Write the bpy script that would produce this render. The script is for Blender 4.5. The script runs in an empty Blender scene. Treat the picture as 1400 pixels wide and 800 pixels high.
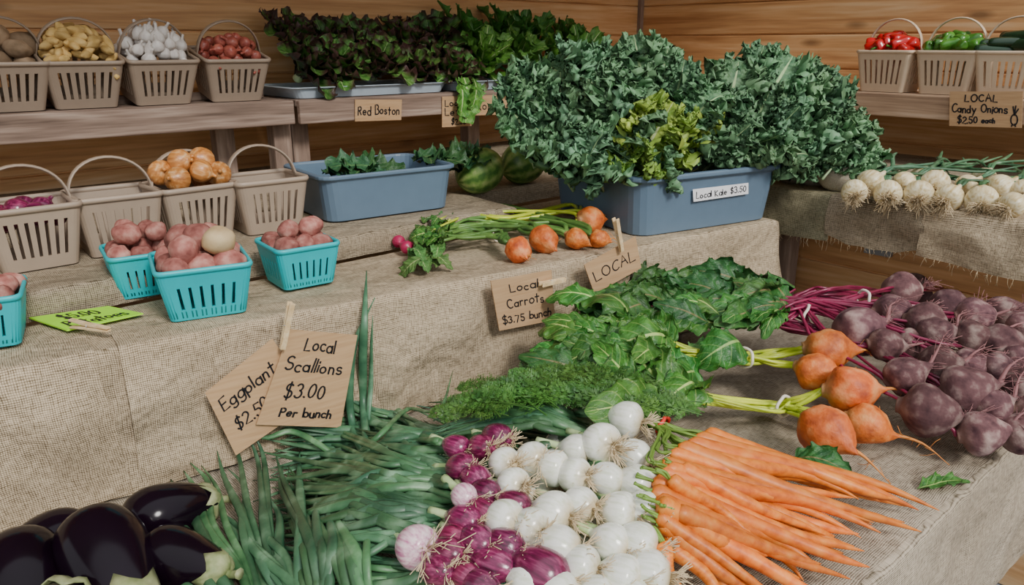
import bpy, math, random
from mathutils import Vector, Matrix, noise
from math import sin, cos, pi, radians, sqrt, atan, atan2
R = random.Random(11)
U = R.uniform
C = bpy.context.scene.collection
Z = Vector((0, 0, 1))
# ---------------------------------------------------------------- camera
F = 1050.0; CAM = Vector((0, 0, 1.5)); PT = atan(340 / F); YAW = radians(41.44)
fh = Vector((sin(YAW), cos(YAW), 0)); rt = Vector((cos(YAW), -sin(YAW), 0))
fw = fh * cos(PT) - Z * sin(PT); up = fh * sin(PT) + Z * cos(PT)
cd = bpy.data.cameras.new('camera'); cam = bpy.data.objects.new('camera', cd); C.objects.link(cam)
cd.sensor_width = 36; cd.lens = 36 * F / 1400; cd.clip_start = .02
cm = Matrix((rt, up, -fw)).transposed().to_4x4(); cm.translation = CAM
cam.matrix_world = cm
bpy.context.scene.camera = cam
def ray(px, py): return fw + rt * ((px - 700) / F) + up * ((400 - py) / F)
def at(px, py, z): d = ray(px, py); return CAM + d * ((z - CAM.z) / d.z)
def aty(px, py, y): d = ray(px, py); return CAM + d * (y / d.y)
def atx(px, py, x): d = ray(px, py); return CAM + d * (x / d.x)
def onp(px, py, P0, N): d = ray(px, py); return CAM + d * ((P0 - CAM).dot(N) / d.dot(N))
def depth(P): return (P - CAM).dot(fw)
# ---------------------------------------------------------------- heights of the place
ZT, ZR, ZL, ZU = .77, 1.03, 1.08, 1.33       # low table, riser, lower shelf, upper shelf
RA, RB = Vector((-.8, 1.409, 0)), Vector((1.965, 1.09, 0))
RD = (RB - RA).normalized(); RN = Vector((RD.y, -RD.x, 0))
def riser_y(x): return RA.y + (x - RA.x) * (RB.y - RA.y) / (RB.x - RA.x)
def bump(x, y, cx, cy, rx, ry, h):
    q = ((x - cx) / rx) ** 2 + ((y - cy) / ry) ** 2
    return h * (1 - q) ** .6 if q < 1 else 0
def H(x, y):
    return ZT + max(bump(x, y, .74, .74, .42, .36, .13), bump(x, y, 1.02, .56, .34, .22, .05),
                    bump(x, y, 1.72, .60, .42, .34, .13), bump(x, y, 1.30, 1.0, .55, .27, .14), bump(x, y, 1.76, .84, .34, .24, .165), 0)
def hit(px, py, off=0.0):
    d = ray(px, py); t = .45
    while t < 3.2:
        p = CAM + d * t
        if p.x < 1.97 and p.y > riser_y(p.x) - off: s = ZR + off
        else: s = H(p.x, p.y) + off
        if p.z <= s: return p
        t += .004
    return p
# ---------------------------------------------------------------- mesh tools
class MB:
    def __init__(s): s.v = []; s.f = []; s.uv = []
    def add(s, v, f, uv=None):
        o = len(s.v); s.v += [tuple(p) for p in v]; s.f += [tuple(i + o for i in q) for q in f]
        s.uv += uv if uv else [(0, 0)] * len(v); return s
    def box(s, lo, hi, M=None):
        v = [Vector((x, y, z)) for x in (lo[0], hi[0]) for y in (lo[1], hi[1]) for z in (lo[2], hi[2])]
        if M: v = [M @ p for p in v]
        return s.add(v, [(0, 1, 3, 2), (4, 6, 7, 5), (0, 4, 5, 1), (2, 3, 7, 6), (0, 2, 6, 4), (1, 5, 7, 3)])
    def tube(s, path, rad, n=6, flat=1.0, side=None, upr=None, closed=False):
        m = len(path); path = [Vector(p) for p in path]; v = []; uv = []
        nr = None
        for i, p in enumerate(path):
            a = path[max(i - 1, 0)]; b = path[min(i + 1, m - 1)]
            if closed: a = path[(i - 1) % m]; b = path[(i + 1) % m]
            T = (b - a)
            T = T.normalized() if T.length > 1e-9 else Vector((1, 0, 0))
            if side is not None: S = Vector(side)
            elif upr is not None:
                S = T.cross(upr); S = S.normalized() if S.length > .05 else rt.copy()
            else:
                if nr is None: nr = T.orthogonal().normalized()
                nr = (nr - T * nr.dot(T)); nr = nr.normalized() if nr.length > 1e-6 else T.orthogonal().normalized()
                S = nr
            Nn = S.cross(T).normalized()
            r = rad[i] if isinstance(rad, (list, tuple)) else rad
            fl = flat[i] if isinstance(flat, (list, tuple)) else flat
            for k in range(n):
                an = 2 * pi * k / n
                v.append(p + S * (r * cos(an)) + Nn * (r * fl * sin(an))); uv.append((i / max(m - 1, 1), k / n))
        f = []
        for i in range(m if closed else m - 1):
            j = (i + 1) % m
            for k in range(n):
                f.append((i * n + k, i * n + (k + 1) % n, j * n + (k + 1) % n, j * n + k))
        if not closed:
            f.append(tuple(range(n - 1, -1, -1))); f.append(tuple((m - 1) * n + k for k in range(n)))
        return s.add(v, f, uv)
    def lathe(s, prof, n=20, fn=None, M=None):
        v = []; uv = []
        for i, (r, z) in enumerate(prof):
            for k in range(n):
                a = 2 * pi * k / n; p = Vector((r * cos(a), r * sin(a), z))
                if fn: p = fn(p)
                if M: p = M @ p
                v.append(p); uv.append((k / n, i / (len(prof) - 1)))
        f = []
        for i in range(len(prof) - 1):
            for k in range(n): f.append((i * n + k, i * n + (k + 1) % n, (i + 1) * n + (k + 1) % n, (i + 1) * n + k))
        f.append(tuple(range(n - 1, -1, -1))); f.append(tuple((len(prof) - 1) * n + k for k in range(n)))
        return s.add(v, f, uv)
    def mesh(s, name, mat, smooth=True):
        me = bpy.data.meshes.new(name); me.from_pydata(s.v, [], s.f)
        uvl = me.uv_layers.new(name='UVMap')
        li = [0] * len(me.loops); me.loops.foreach_get('vertex_index', li)
        fl = []
        for i in li: fl += s.uv[i]
        uvl.data.foreach_set('uv', fl)
        me.polygons.foreach_set('use_smooth', [smooth] * len(me.polygons))
        if mat: me.materials.append(mat)
        me.update(); return me
def cat(P, m=6):
    P = [Vector(p) for p in P]
    if len(P) < 3: return [P[0].lerp(P[1], i / m) for i in range(m + 1)]
    Q = [P[0] * 2 - P[1]] + P + [P[-1] * 2 - P[-2]]; out = []
    for i in range(1, len(Q) - 2):
        a, b, c, d = Q[i - 1:i + 3]
        for k in range(m):
            t = k / m
            out.append(.5 * ((2 * b) + (c - a) * t + (2 * a - 5 * b + 4 * c - d) * t * t + (3 * b - a - 3 * c + d) * t ** 3))
    out.append(P[-1].copy()); return out
def sm(prof, m=3):
    P = cat([Vector((a, b, 0)) for a, b in prof], m); return [(max(p.x, .0002), p.y) for p in P]
# ---------------------------------------------------------------- object tools
def ob(name, me, parent=None, M=None):
    o = bpy.data.objects.new(name, me); C.objects.link(o)
    if M is not None: o.matrix_basis = M
    if parent: o.parent = parent
    return o
def pw(name, me, parent, M=None):           # part given in world space
    M = M or Matrix.Identity(4)
    return ob(name, me, parent, parent.matrix_basis.inverted() @ M)
def tag(o, label, ct, group=None):
    o['label'] = label; o['category'] = ct
    if group: o['group'] = group
    return o
def thing(name, label, ct, M=None, group=None):
    o = bpy.data.objects.new(name, None); C.objects.link(o); o.empty_display_size = .05
    if isinstance(M, Vector): M = Matrix.Translation(M)
    if M is not None: o.matrix_basis = M
    return tag(o, label, ct, group)
def struct(name, me):
    o = ob(name, me); o['kind'] = 'structure'; return o
def orient(P, zdir, roll=0, s=1):
    q = Vector(zdir).normalized().to_track_quat('Z', 'Y').to_matrix().to_4x4()
    S = Matrix.Diagonal((s, s, s, 1)) if not isinstance(s, (tuple, list)) else Matrix.Diagonal((s[0], s[1], s[2], 1))
    return Matrix.Translation(P) @ q @ Matrix.Rotation(roll, 4, 'Z') @ S
def along(base, tip, nrm, wid=1.0, thick=None):
    X = tip - base; L = X.length; X = X.normalized()
    Zv = nrm - X * nrm.dot(X); Zv = Zv.normalized() if Zv.length > .01 else X.orthogonal().normalized()
    Y = Zv.cross(X)
    th = L if thick is None else thick; w = L * wid if thick is None else thick
    M = Matrix((X * L, Y * w, Zv * th)).transposed().to_4x4(); M.translation = base; return M
def bev(o, w=.003, seg=2):
    m = o.modifiers.new('bevel', 'BEVEL'); m.width = w; m.segments = seg; m.limit_method = 'ANGLE'; return o
def solid(o, t):
    m = o.modifiers.new('solid', 'SOLIDIFY'); m.thickness = t; m.offset = 0; return o
# ---------------------------------------------------------------- materials
def mnew(name):
    m = bpy.data.materials.new(name); m.use_nodes = True; return m, m.node_tree, m.node_tree.nodes['Principled BSDF']
def nd(nt, t, ins=None, **k):
    n = nt.nodes.new(t)
    for a, b in k.items(): setattr(n, a, b)
    if ins:
        for a, b in ins.items(): n.inputs[a].default_value = b
    return n
def c4(c): return (c[0], c[1], c[2], 1)
def ramp(nt, stops):
    n = nt.nodes.new('ShaderNodeValToRGB'); e = n.color_ramp.elements
    while len(e) < len(stops): e.new(.5)
    for x, (p, c) in zip(e, stops): x.position = p; x.color = c4(c)
    return n
def math_(nt, op, a, b=None, c=None):
    n = nt.nodes.new('ShaderNodeMath'); n.operation = op
    for i, q in enumerate((a, b, c)):
        if q is None: continue
        if isinstance(q, (int, float)): n.inputs[i].default_value = q
        else: nt.links.new(q, n.inputs[i])
    return n.outputs[0]
def mix(nt, fac, a, b, mode='MIX'):
    n = nt.nodes.new('ShaderNodeMix'); n.data_type = 'RGBA'; n.blend_type = mode
    for s, q in (('Factor', fac), ('A', a), ('B', b)):
        inp = [i for i in n.inputs if i.name == s and (i.type == ('VALUE' if s == 'Factor' else 'RGBA'))][0]
        if isinstance(q, (int, float)): inp.default_value = q
        elif isinstance(q, tuple): inp.default_value = c4(q)
        else: nt.links.new(q, inp)
    return [o for o in n.outputs if o.type == 'RGBA'][0]
def vary(nt, col, rnd, hue=0.0):
    oi = nd(nt, 'ShaderNodeObjectInfo'); h = nd(nt, 'ShaderNodeHueSaturation')
    v = math_(nt, 'MULTIPLY_ADD', oi.outputs['Random'], 2 * rnd, 1 - rnd)
    nt.links.new(v, h.inputs['Value']); nt.links.new(col, h.inputs['Color'])
    if hue:
        r2 = math_(nt, 'FRACT', math_(nt, 'MULTIPLY', oi.outputs['Random'], 17.3))
        nt.links.new(math_(nt, 'MULTIPLY_ADD', r2, 2 * hue, .5 - hue), h.inputs['Hue'])
    return h.outputs[0]
def produce(name, stops, scale=40, st=(1, 1, 1), rough=.5, bmp=.15, bscale=None, rnd=.12, hue=0, grad=None, coat=0, sss=0, bst=None, spec=.5):
    m, nt, b = mnew(name); tc = nd(nt, 'ShaderNodeTexCoord'); mp = nd(nt, 'ShaderNodeMapping', {'Scale': st})
    nt.links.new(tc.outputs['Object'], mp.inputs[0])
    n = nd(nt, 'ShaderNodeTexNoise', {'Scale': scale, 'Detail': 4.0}); nt.links.new(mp.outputs[0], n.inputs[0])
    r = ramp(nt, stops); nt.links.new(n.outputs[0], r.inputs[0]); col = r.outputs[0]
    if grad:
        for ax, lo, hi, c in grad:
            sx = nd(nt, 'ShaderNodeSeparateXYZ'); nt.links.new(tc.outputs['Object'], sx.inputs[0])
            mr = nd(nt, 'ShaderNodeMapRange', {'From Min': lo, 'From Max': hi}); nt.links.new(sx.outputs[ax], mr.inputs[0])
            col = mix(nt, mr.outputs[0], col, c)
    col = vary(nt, col, rnd, hue); nt.links.new(col, b.inputs['Base Color'])
    b.inputs['Roughness'].default_value = rough; b.inputs['Specular IOR Level'].default_value = spec
    if coat: b.inputs['Coat Weight'].default_value = coat; b.inputs['Coat Roughness'].default_value = .15
    if sss: b.inputs['Subsurface Weight'].default_value = sss; b.inputs['Subsurface Radius'].default_value = (.01, .008, .005)
    if bmp:
        mp2 = nd(nt, 'ShaderNodeMapping', {'Scale': bst or st}); nt.links.new(tc.outputs['Object'], mp2.inputs[0])
        n2 = nd(nt, 'ShaderNodeTexNoise', {'Scale': bscale or scale * 2, 'Detail': 3.0}); nt.links.new(mp2.outputs[0], n2.inputs[0])
        bp = nd(nt, 'ShaderNodeBump', {'Strength': bmp, 'Distance': .004}); nt.links.new(n2.outputs[0], bp.inputs['Height'])
        nt.links.new(bp.outputs[0], b.inputs['Normal'])
    return m
def leafmat(name, c1, c2, rib, ribw=.06, edge=None, rough=.45, veins=7, rnd=.2, hue=.02, es=.75, vs=.3):
    m, nt, b = mnew(name); tc = nd(nt, 'ShaderNodeTexCoord'); sx = nd(nt, 'ShaderNodeSeparateXYZ')
    nt.links.new(tc.outputs['UV'], sx.inputs[0])
    n = nd(nt, 'ShaderNodeTexNoise', {'Scale': 5.0, 'Detail': 5.0}); nt.links.new(tc.outputs['UV'], n.inputs[0])
    r = ramp(nt, [(.35, c1), (.68, c2)]); nt.links.new(n.outputs[0], r.inputs[0]); col = r.outputs[0]
    s = math_(nt, 'MULTIPLY', math_(nt, 'ABSOLUTE', math_(nt, 'SUBTRACT', sx.outputs[1], .5)), 2.0)
    if edge:
        mr = nd(nt, 'ShaderNodeMapRange', {'From Min': es - .35, 'From Max': es + .1})
        nt.links.new(math_(nt, 'ADD', s, math_(nt, 'MULTIPLY', n.outputs[0], .25)), mr.inputs[0]); col = mix(nt, mr.outputs[0], col, edge)
    q = math_(nt, 'PINGPONG', math_(nt, 'MULTIPLY', math_(nt, 'SUBTRACT', sx.outputs[0], math_(nt, 'MULTIPLY', s, .25)), float(veins)), .5)
    vn = math_(nt, 'LESS_THAN', q, .05)
    col = mix(nt, math_(nt, 'MULTIPLY', vn, vs), col, rib)
    wid = math_(nt, 'MULTIPLY', math_(nt, 'SUBTRACT', 1.25, sx.outputs[0]), ribw)
    mr = nd(nt, 'ShaderNodeMapRange', {'From Min': 1.5, 'From Max': .8}); nt.links.new(math_(nt, 'DIVIDE', s, wid), mr.inputs[0])
    col = mix(nt, mr.outputs[0], col, rib)
    col = vary(nt, col, rnd, hue); nt.links.new(col, b.inputs['Base Color']); b.inputs['Roughness'].default_value = rough; b.inputs['Specular IOR Level'].default_value = .4
    n2 = nd(nt, 'ShaderNodeTexNoise', {'Scale': 22.0, 'Detail': 3.0}); nt.links.new(tc.outputs['UV'], n2.inputs[0])
    hh = math_(nt, 'ADD', n2.outputs[0], math_(nt, 'MULTIPLY', q, 1.2))
    bp = nd(nt, 'ShaderNodeBump', {'Strength': .6, 'Distance': .004}); nt.links.new(hh, bp.inputs['Height']); nt.links.new(bp.outputs[0], b.inputs['Normal'])
    return m
def burlap(name, dark, light, p=.0033):
    m, nt, b = mnew(name); tc = nd(nt, 'ShaderNodeTexCoord')
    nz = nd(nt, 'ShaderNodeTexNoise', {'Scale': 14.0, 'Detail': 2.0}); nt.links.new(tc.outputs['UV'], nz.inputs[0])
    vm = nd(nt, 'ShaderNodeVectorMath', operation='SCALE'); nt.links.new(nz.outputs['Color'], vm.inputs[0]); vm.inputs['Scale'].default_value = .012
    va = nd(nt, 'ShaderNodeVectorMath', operation='ADD'); nt.links.new(tc.outputs['UV'], va.inputs[0]); nt.links.new(vm.outputs[0], va.inputs[1])
    sx = nd(nt, 'ShaderNodeSeparateXYZ'); nt.links.new(va.outputs[0], sx.inputs[0])
    A = math_(nt, 'ABSOLUTE', math_(nt, 'SINE', math_(nt, 'MULTIPLY', sx.outputs[0], pi / p)))
    B = math_(nt, 'ABSOLUTE', math_(nt, 'SINE', math_(nt, 'MULTIPLY', sx.outputs[1], pi / p)))
    w = math_(nt, 'MULTIPLY', math_(nt, 'POWER', A, .6), math_(nt, 'POWER', B, .6))
    f = []
    for sc in ((310, 60, 1), (60, 310, 1)):
        mp = nd(nt, 'ShaderNodeMapping', {'Scale': sc}); nt.links.new(va.outputs[0], mp.inputs[0])
        k = nd(nt, 'ShaderNodeTexNoise', {'Scale': 1.0, 'Detail': 1.0}); nt.links.new(mp.outputs[0], k.inputs[0]); f.append(k.outputs[0])
    th = math_(nt, 'ADD', f[0], f[1])
    hgt = math_(nt, 'MULTIPLY_ADD', th, .7, math_(nt, 'MULTIPLY_ADD', w, .8, -.63))
    r = ramp(nt, [(.08, dark), (.42, tuple((a * .4 + c * .6) for a, c in zip(dark, light))), (.85, light)]); nt.links.new(hgt, r.inputs[0])
    big = nd(nt, 'ShaderNodeTexNoise', {'Scale': 3.0, 'Detail': 3.0}); nt.links.new(tc.outputs['UV'], big.inputs[0])
    rb = ramp(nt, [(.3, (.84, .82, .79)), (.7, (1.06, 1.06, 1.06))]); nt.links.new(big.outputs[0], rb.inputs[0])
    col = mix(nt, 1.0, r.outputs[0], rb.outputs[0], 'MULTIPLY')
    nt.links.new(col, b.inputs['Base Color']); b.inputs['Roughness'].default_value = .95; b.inputs['Specular IOR Level'].default_value = .1
    bp = nd(nt, 'ShaderNodeBump', {'Strength': .6, 'Distance': .002}); nt.links.new(hgt, bp.inputs['Height'])
    wr = nd(nt, 'ShaderNodeTexNoise', {'Scale': 6.0, 'Detail': 3.0, 'Distortion': .6}); nt.links.new(tc.outputs['UV'], wr.inputs[0])
    b2 = nd(nt, 'ShaderNodeBump', {'Strength': .75, 'Distance': .055}); nt.links.new(wr.outputs[0], b2.inputs['Height']); nt.links.new(bp.outputs[0], b2.inputs['Normal'])
    nt.links.new(b2.outputs[0], b.inputs['Normal']); return m
def wood(name, c1, c2, c3, st, plank=None, rough=.6, knots=True, pz='Z'):
    m, nt, b = mnew(name); tc = nd(nt, 'ShaderNodeTexCoord')
    sx = nd(nt, 'ShaderNodeSeparateXYZ'); nt.links.new(tc.outputs['Object'], sx.inputs[0])
    vec = tc.outputs['Object']
    if plank:
        idx = math_(nt, 'FLOOR', math_(nt, 'DIVIDE', sx.outputs[pz], plank))
        cx = nd(nt, 'ShaderNodeCombineXYZ')
        for i in range(3): nt.links.new(math_(nt, 'MULTIPLY', idx, 3.7 + i), cx.inputs[i])
        va = nd(nt, 'ShaderNodeVectorMath', operation='ADD'); nt.links.new(vec, va.inputs[0]); nt.links.new(cx.outputs[0], va.inputs[1]); vec = va.outputs[0]
        wn = nd(nt, 'ShaderNodeTexWhiteNoise', noise_dimensions='1D'); nt.links.new(idx, wn.inputs['W'])
    mp = nd(nt, 'ShaderNodeMapping', {'Scale': st}); nt.links.new(vec, mp.inputs[0])
    n = nd(nt, 'ShaderNodeTexNoise', {'Scale': 1.0, 'Detail': 6.0, 'Distortion': 1.0}); nt.links.new(mp.outputs[0], n.inputs[0])
    mp2 = nd(nt, 'ShaderNodeMapping', {'Scale': tuple(q * 5 for q in st)}); nt.links.new(vec, mp2.inputs[0])
    n2 = nd(nt, 'ShaderNodeTexNoise', {'Scale': 1.0, 'Detail': 3.0}); nt.links.new(mp2.outputs[0], n2.inputs[0])
    g = math_(nt, 'ADD', math_(nt, 'MULTIPLY', n.outputs[0], .7), math_(nt, 'MULTIPLY', n2.outputs[0], .3))
    r = ramp(nt, [(.34, c1), (.5, c2), (.66, c3)]); nt.links.new(g, r.inputs[0]); col = r.outputs[0]
    if knots:
        mk = nd(nt, 'ShaderNodeMapping', {'Scale': tuple(max(2.2, min(q, 6.5)) for q in st)}); nt.links.new(vec, mk.inputs[0])
        vo = nd(nt, 'ShaderNodeTexVoronoi', {'Scale': 1.0}); nt.links.new(mk.outputs[0], vo.inputs[0])
        mr = nd(nt, 'ShaderNodeMapRange', {'From Min': .14, 'From Max': .05}); nt.links.new(vo.outputs['Distance'], mr.inputs[0])
        col = mix(nt, math_(nt, 'MULTIPLY', mr.outputs[0], .7), col, tuple(q * .35 for q in c1))
    if plank:
        h = nd(nt, 'ShaderNodeHueSaturation'); nt.links.new(col, h.inputs['Color'])
        nt.links.new(math_(nt, 'MULTIPLY_ADD', wn.outputs[0], .3, .85), h.inputs['Value']); col = h.outputs[0]
    nt.links.new(col, b.inputs['Base Color']); b.inputs['Roughness'].default_value = rough
    bp = nd(nt, 'ShaderNodeBump', {'Strength': .3, 'Distance': .003}); nt.links.new(g, bp.inputs['Height']); nt.links.new(bp.outputs[0], b.inputs['Normal'])
    return m
PIN = ((.50, .235, .09), (.74, .41, .175), (.88, .60, .33))
m_wallx = wood('pine_boards_back', *PIN, (1.0, 8, 18), .14)
m_wally = wood('pine_boards_side', *PIN, (8, 1.0, 18), .14)
OLD = ((.13, .085, .062), (.28, .195, .15), (.46, .35, .28))
m_oldx = wood('weathered_board', *OLD, (1.5, 14, 30), rough=.8)
m_oldy = wood('weathered_board_side', *((.26, .16, .10), (.46, .31, .20), (.62, .46, .33)), (14, 1.5, 30), rough=.8)
m_post = wood('weathered_post', *OLD, (20, 20, 2), rough=.8)
m_pin = wood('pale_birch', (.62, .42, .2), (.76, .55, .3), (.85, .68, .42), (60, 60, 60), knots=False)
m_bur = burlap('burlap', (.14, .10, .055), (.68, .55, .385))
m_bur2 = burlap('burlap_grey', (.10, .078, .048), (.52, .425, .305))
m_bur3 = burlap('burlap_faded_green', (.09, .082, .045), (.46, .415, .27))
m_burt = burlap('burlap_table', (.12, .097, .065), (.60, .51, .395))
def plain(name, c, rough=.5, rnd=.0, **k): return produce(name, [(.3, tuple(q * .93 for q in c)), (.7, c)], 30, rough=rough, bmp=k.pop('bmp', .05), rnd=rnd, **k)
m_floor = produce('concrete', [(.3, (.25, .28, .32)), (.7, (.36, .40, .45))], 6, rough=.85, rnd=0)
m_ceil = plain('shade_ceiling_tan', (.65, .58, .48), .8)
m_card = produce('cardboard', [(.3, (.46, .28, .14)), (.7, (.56, .36, .195))], 12, (1, 1, 14), .85, .05, rnd=.08)
m_green_card = plain('neon_green_card', (.45, .95, .03), .7)
m_tape = plain('white_tape', (.9, .9, .92), .5)
m_ink = plain('black_marker', (.012, .012, .016), .5)
m_beige = plain('beige_plastic', (.39, .30, .225), .45, .06)
m_cream = plain('cream_plastic', (.70, .54, .38), .45, .04)
m_turq = plain('turquoise_plastic', (.001, .50, .56), .42, .04)
m_tote = plain('grey_blue_plastic', (.13, .20, .28), .42)
m_tray = plain('white_plastic_tray', (.52, .62, .70), .4)
m_metal = plain('galvanised_metal', (.35, .38, .42), .4)
m_rub = plain('rubber_band_cream', (.85, .78, .66), .6); m_rubr = plain('rubber_band_red', (.8, .03, .02), .5)
m_steel = plain('steel_wire', (.6, .6, .6), .3)
# vegetables
m_won = produce('white_onion_skin', [(.3, (.62, .66, .48)), (.55, (.86, .86, .78))], 60, (2.5, 2.5, .35), .2, .08, 90, .07, 0, [('Z', .022, .044, (.40, .58, .20)), ('Z', -.016, -.028, (.62, .50, .30))], coat=.35)
m_ron = produce('purple_onion_skin', [(.3, (.05, .003, .018)), (.52, (.17, .010, .06)), (.75, (.38, .08, .17))], 70, (2.5, 2.5, .3), .25, .1, 90, .35, .01, [('Z', .028, .050, (.55, .46, .42))], coat=.35)
m_ronw = produce('pale_purple_onion_skin', [(.3, (.46, .12, .26)), (.55, (.76, .52, .58)), (.75, (.86, .76, .74))], 70, (2.5, 2.5, .3), .3, .12, 90, .1, 0, [('Z', .028, .055, (.6, .6, .5))], coat=.25)
m_root = plain('dry_root_hair', (.66, .52, .32), .8)
m_oleaf = produce('onion_leaf', [(.3, (.02, .075, .033)), (.55, (.065, .165, .075)), (.75, (.20, .34, .20))], 22, (1, 1, 1), .42, .2, 60, .40, .02)
m_stalk = produce('onion_stalk', [(.3, (.36, .52, .20)), (.7, (.66, .76, .44))], 30, rough=.4, rnd=.1)
m_car = produce('carrot_skin', [(.3, (.48, .095, .006)), (.5, (.72, .175, .012)), (.75, (.80, .29, .05))], 1.0, (14, .9, .9), .45, .12, 1.0, .22, .004, bst=(30, .8, .8))
m_cstem = plain('carrot_stem', (.16, .28, .04), .5, .2)
m_frond = produce('carrot_frond', [(.3, (.022, .085, .010)), (.7, (.085, .21, .03))], 8, rough=.55, bmp=0, rnd=.3, hue=.015)
m_gb = produce('golden_beet_skin', [(.28, (.30, .05, .010)), (.5, (.64, .14, .018)), (.75, (.76, .34, .12))], 34, (1, 1, 1), .55, .5, 110, .12, .006, [('Z', .022, .044, (.33, .18, .07))])
m_gbt = plain('golden_beet_tail', (.68, .25, .05), .6, .1)
m_rb = produce('red_beet_skin', [(.28, (.05, .022, .026)), (.5, (.135, .065, .068)), (.75, (.38, .27, .24))], 40, (1, 1, 1), .85, .4, 120, .28, .01, [('Z', .024, .046, (.16, .09, .07))], spec=.2)
m_rbt = plain('red_beet_tail', (.30, .13, .13), .7, .25)
m_gst = produce('golden_beet_stem', [(.3, (.34, .46, .02)), (.7, (.64, .70, .06))], 20, rough=.35, rnd=.2, coat=.2)
m_rst = produce('red_beet_stem', [(.3, (.12, .006, .028)), (.7, (.30, .016, .075))], 20, rough=.35, rnd=.25, coat=.2)
m_bleaf = leafmat('golden_beet_leaf', (.022, .10, .014), (.075, .235, .034), (.36, .50, .14), .055, rough=.36, rnd=.32)
m_rleaf = leafmat('red_beet_leaf', (.02, .085, .02), (.06, .18, .038), (.2, .18, .07), .05, rough=.38, vs=.15, rnd=.32)
m_kale = leafmat('kale_leaf', (.035, .11, .052), (.15, .29, .135), (.36, .50, .24), .06, rough=.55, edge=(.14, .29, .14), veins=9, vs=.08, rnd=.3)
m_kale2 = leafmat('yellow_green_kale_leaf', (.12, .25, .035), (.34, .48, .08), (.48, .58, .28), .05, rough=.5, veins=9, vs=.1)
m_let = leafmat('red_lettuce_leaf', (.04, .12, .018), (.15, .31, .06), (.34, .46, .18), .06, (.09, .04, .035), .4, es=.84, rnd=.35, vs=.1)
m_rom = leafmat('romaine_leaf', (.035, .14, .02), (.13, .34, .05), (.42, .56, .24), .1, rough=.4, vs=.15, rnd=.3)
m_dleaf = leafmat('dark_green_leaf', (.02, .075, .03), (.05, .15, .05), (.12, .22, .08), .07, rough=.4)
m_egg = produce('eggplant_skin', [(.3, (.004, .0012, .004)), (.7, (.007, .002, .007))], 10, rough=.16, bmp=.02, rnd=.15, spec=.25)
m_cal = produce('eggplant_calyx', [(.3, (.16, .21, .07)), (.7, (.40, .41, .22))], 40, rough=.55, rnd=.15)
m_pot = produce('pink_potato_skin', [(.28, (.20, .06, .05)), (.5, (.38, .145, .12)), (.75, (.56, .31, .25))], 46, rough=.85, bmp=.25, bscale=120, rnd=.2, spec=.2)
m_pott = produce('tan_potato_skin', [(.3, (.50, .34, .17)), (.7, (.70, .54, .31))], 30, rough=.8, bmp=.2, rnd=.1, spec=.2)
m_fing = produce('fingerling_skin', [(.3, (.50, .31, .08)), (.7, (.76, .53, .21))], 40, rough=.75, bmp=.2, rnd=.22)
m_garl = produce('garlic_skin', [(.3, (.66, .60, .56)), (.7, (.88, .85, .8))], 50, (2, 2, .4), .6, .1, rnd=.1)
m_shal = produce('shallot_skin', [(.3, (.28, .045, .035)), (.7, (.52, .16, .11))], 60, (2, 2, .4), .4, .1, rnd=.2)
m_rus = produce('russet_skin', [(.3, (.20, .13, .07)), (.7, (.38, .26, .16))], 30, rough=.8, bmp=.3, rnd=.15)
m_yon = produce('yellow_onion_skin', [(.3, (.34, .11, .02)), (.55, (.58, .25, .07)), (.78, (.80, .54, .29))], 50, (2.2, 2.2, .3), .35, .1, rnd=.2)
m_con = produce('candy_onion_skin', [(.3, (.50, .35, .13)), (.55, (.78, .68, .43)), (.75, (.90, .85, .70))], 55, (2.4, 2.4, .3), .4, .15, rnd=.1)
m_redp = produce('red_pepper_skin', [(.3, (.46, .004, .008)), (.7, (.66, .012, .015))], 12, rough=.18, bmp=.03, rnd=.2, coat=.3)
m_grnp = produce('green_pepper_skin', [(.3, (.03, .14, .015)), (.7, (.09, .28, .03))], 12, rough=.18, bmp=.03, rnd=.25, coat=.3)
m_zuc = produce('dark_pepper_skin', [(.3, (.006, .03, .014)), (.7, (.02, .06, .025))], 12, rough=.2, bmp=.03, rnd=.2, coat=.2)
m_rad = produce('radish_skin', [(.3, (.36, .01, .07)), (.7, (.55, .03, .12))], 20, rough=.35, rnd=.1)
m_squ = produce('pale_squash_skin', [(.3, (.42, .36, .26)), (.7, (.62, .56, .44))], 20, rough=.6, rnd=.2)
def melon():
    m, nt, b = mnew('watermelon_rind'); tc = nd(nt, 'ShaderNodeTexCoord'); sx = nd(nt, 'ShaderNodeSeparateXYZ'); nt.links.new(tc.outputs['Object'], sx.inputs[0])
    n = nd(nt, 'ShaderNodeTexNoise', {'Scale': 4.0, 'Detail': 5.0}); nt.links.new(tc.outputs['Object'], n.inputs[0])
    a = math_(nt, 'ARCTAN2', sx.outputs[0], sx.outputs[1])
    w = math_(nt, 'ADD', math_(nt, 'SINE', math_(nt, 'MULTIPLY', a, 9.0)), math_(nt, 'MULTIPLY', math_(nt, 'SUBTRACT', n.outputs[0], .5), 5.0))
    r = ramp(nt, [(.15, (.07, .18, .035)), (.5, (.19, .34, .07)), (.9, (.38, .48, .16))]); nt.links.new(math_(nt, 'MULTIPLY_ADD', w, .3, .45), r.inputs[0])
    nt.links.new(r.outputs[0], b.inputs['Base Color']); b.inputs['Roughness'].default_value = .35; return m
m_mel = melon()
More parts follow.
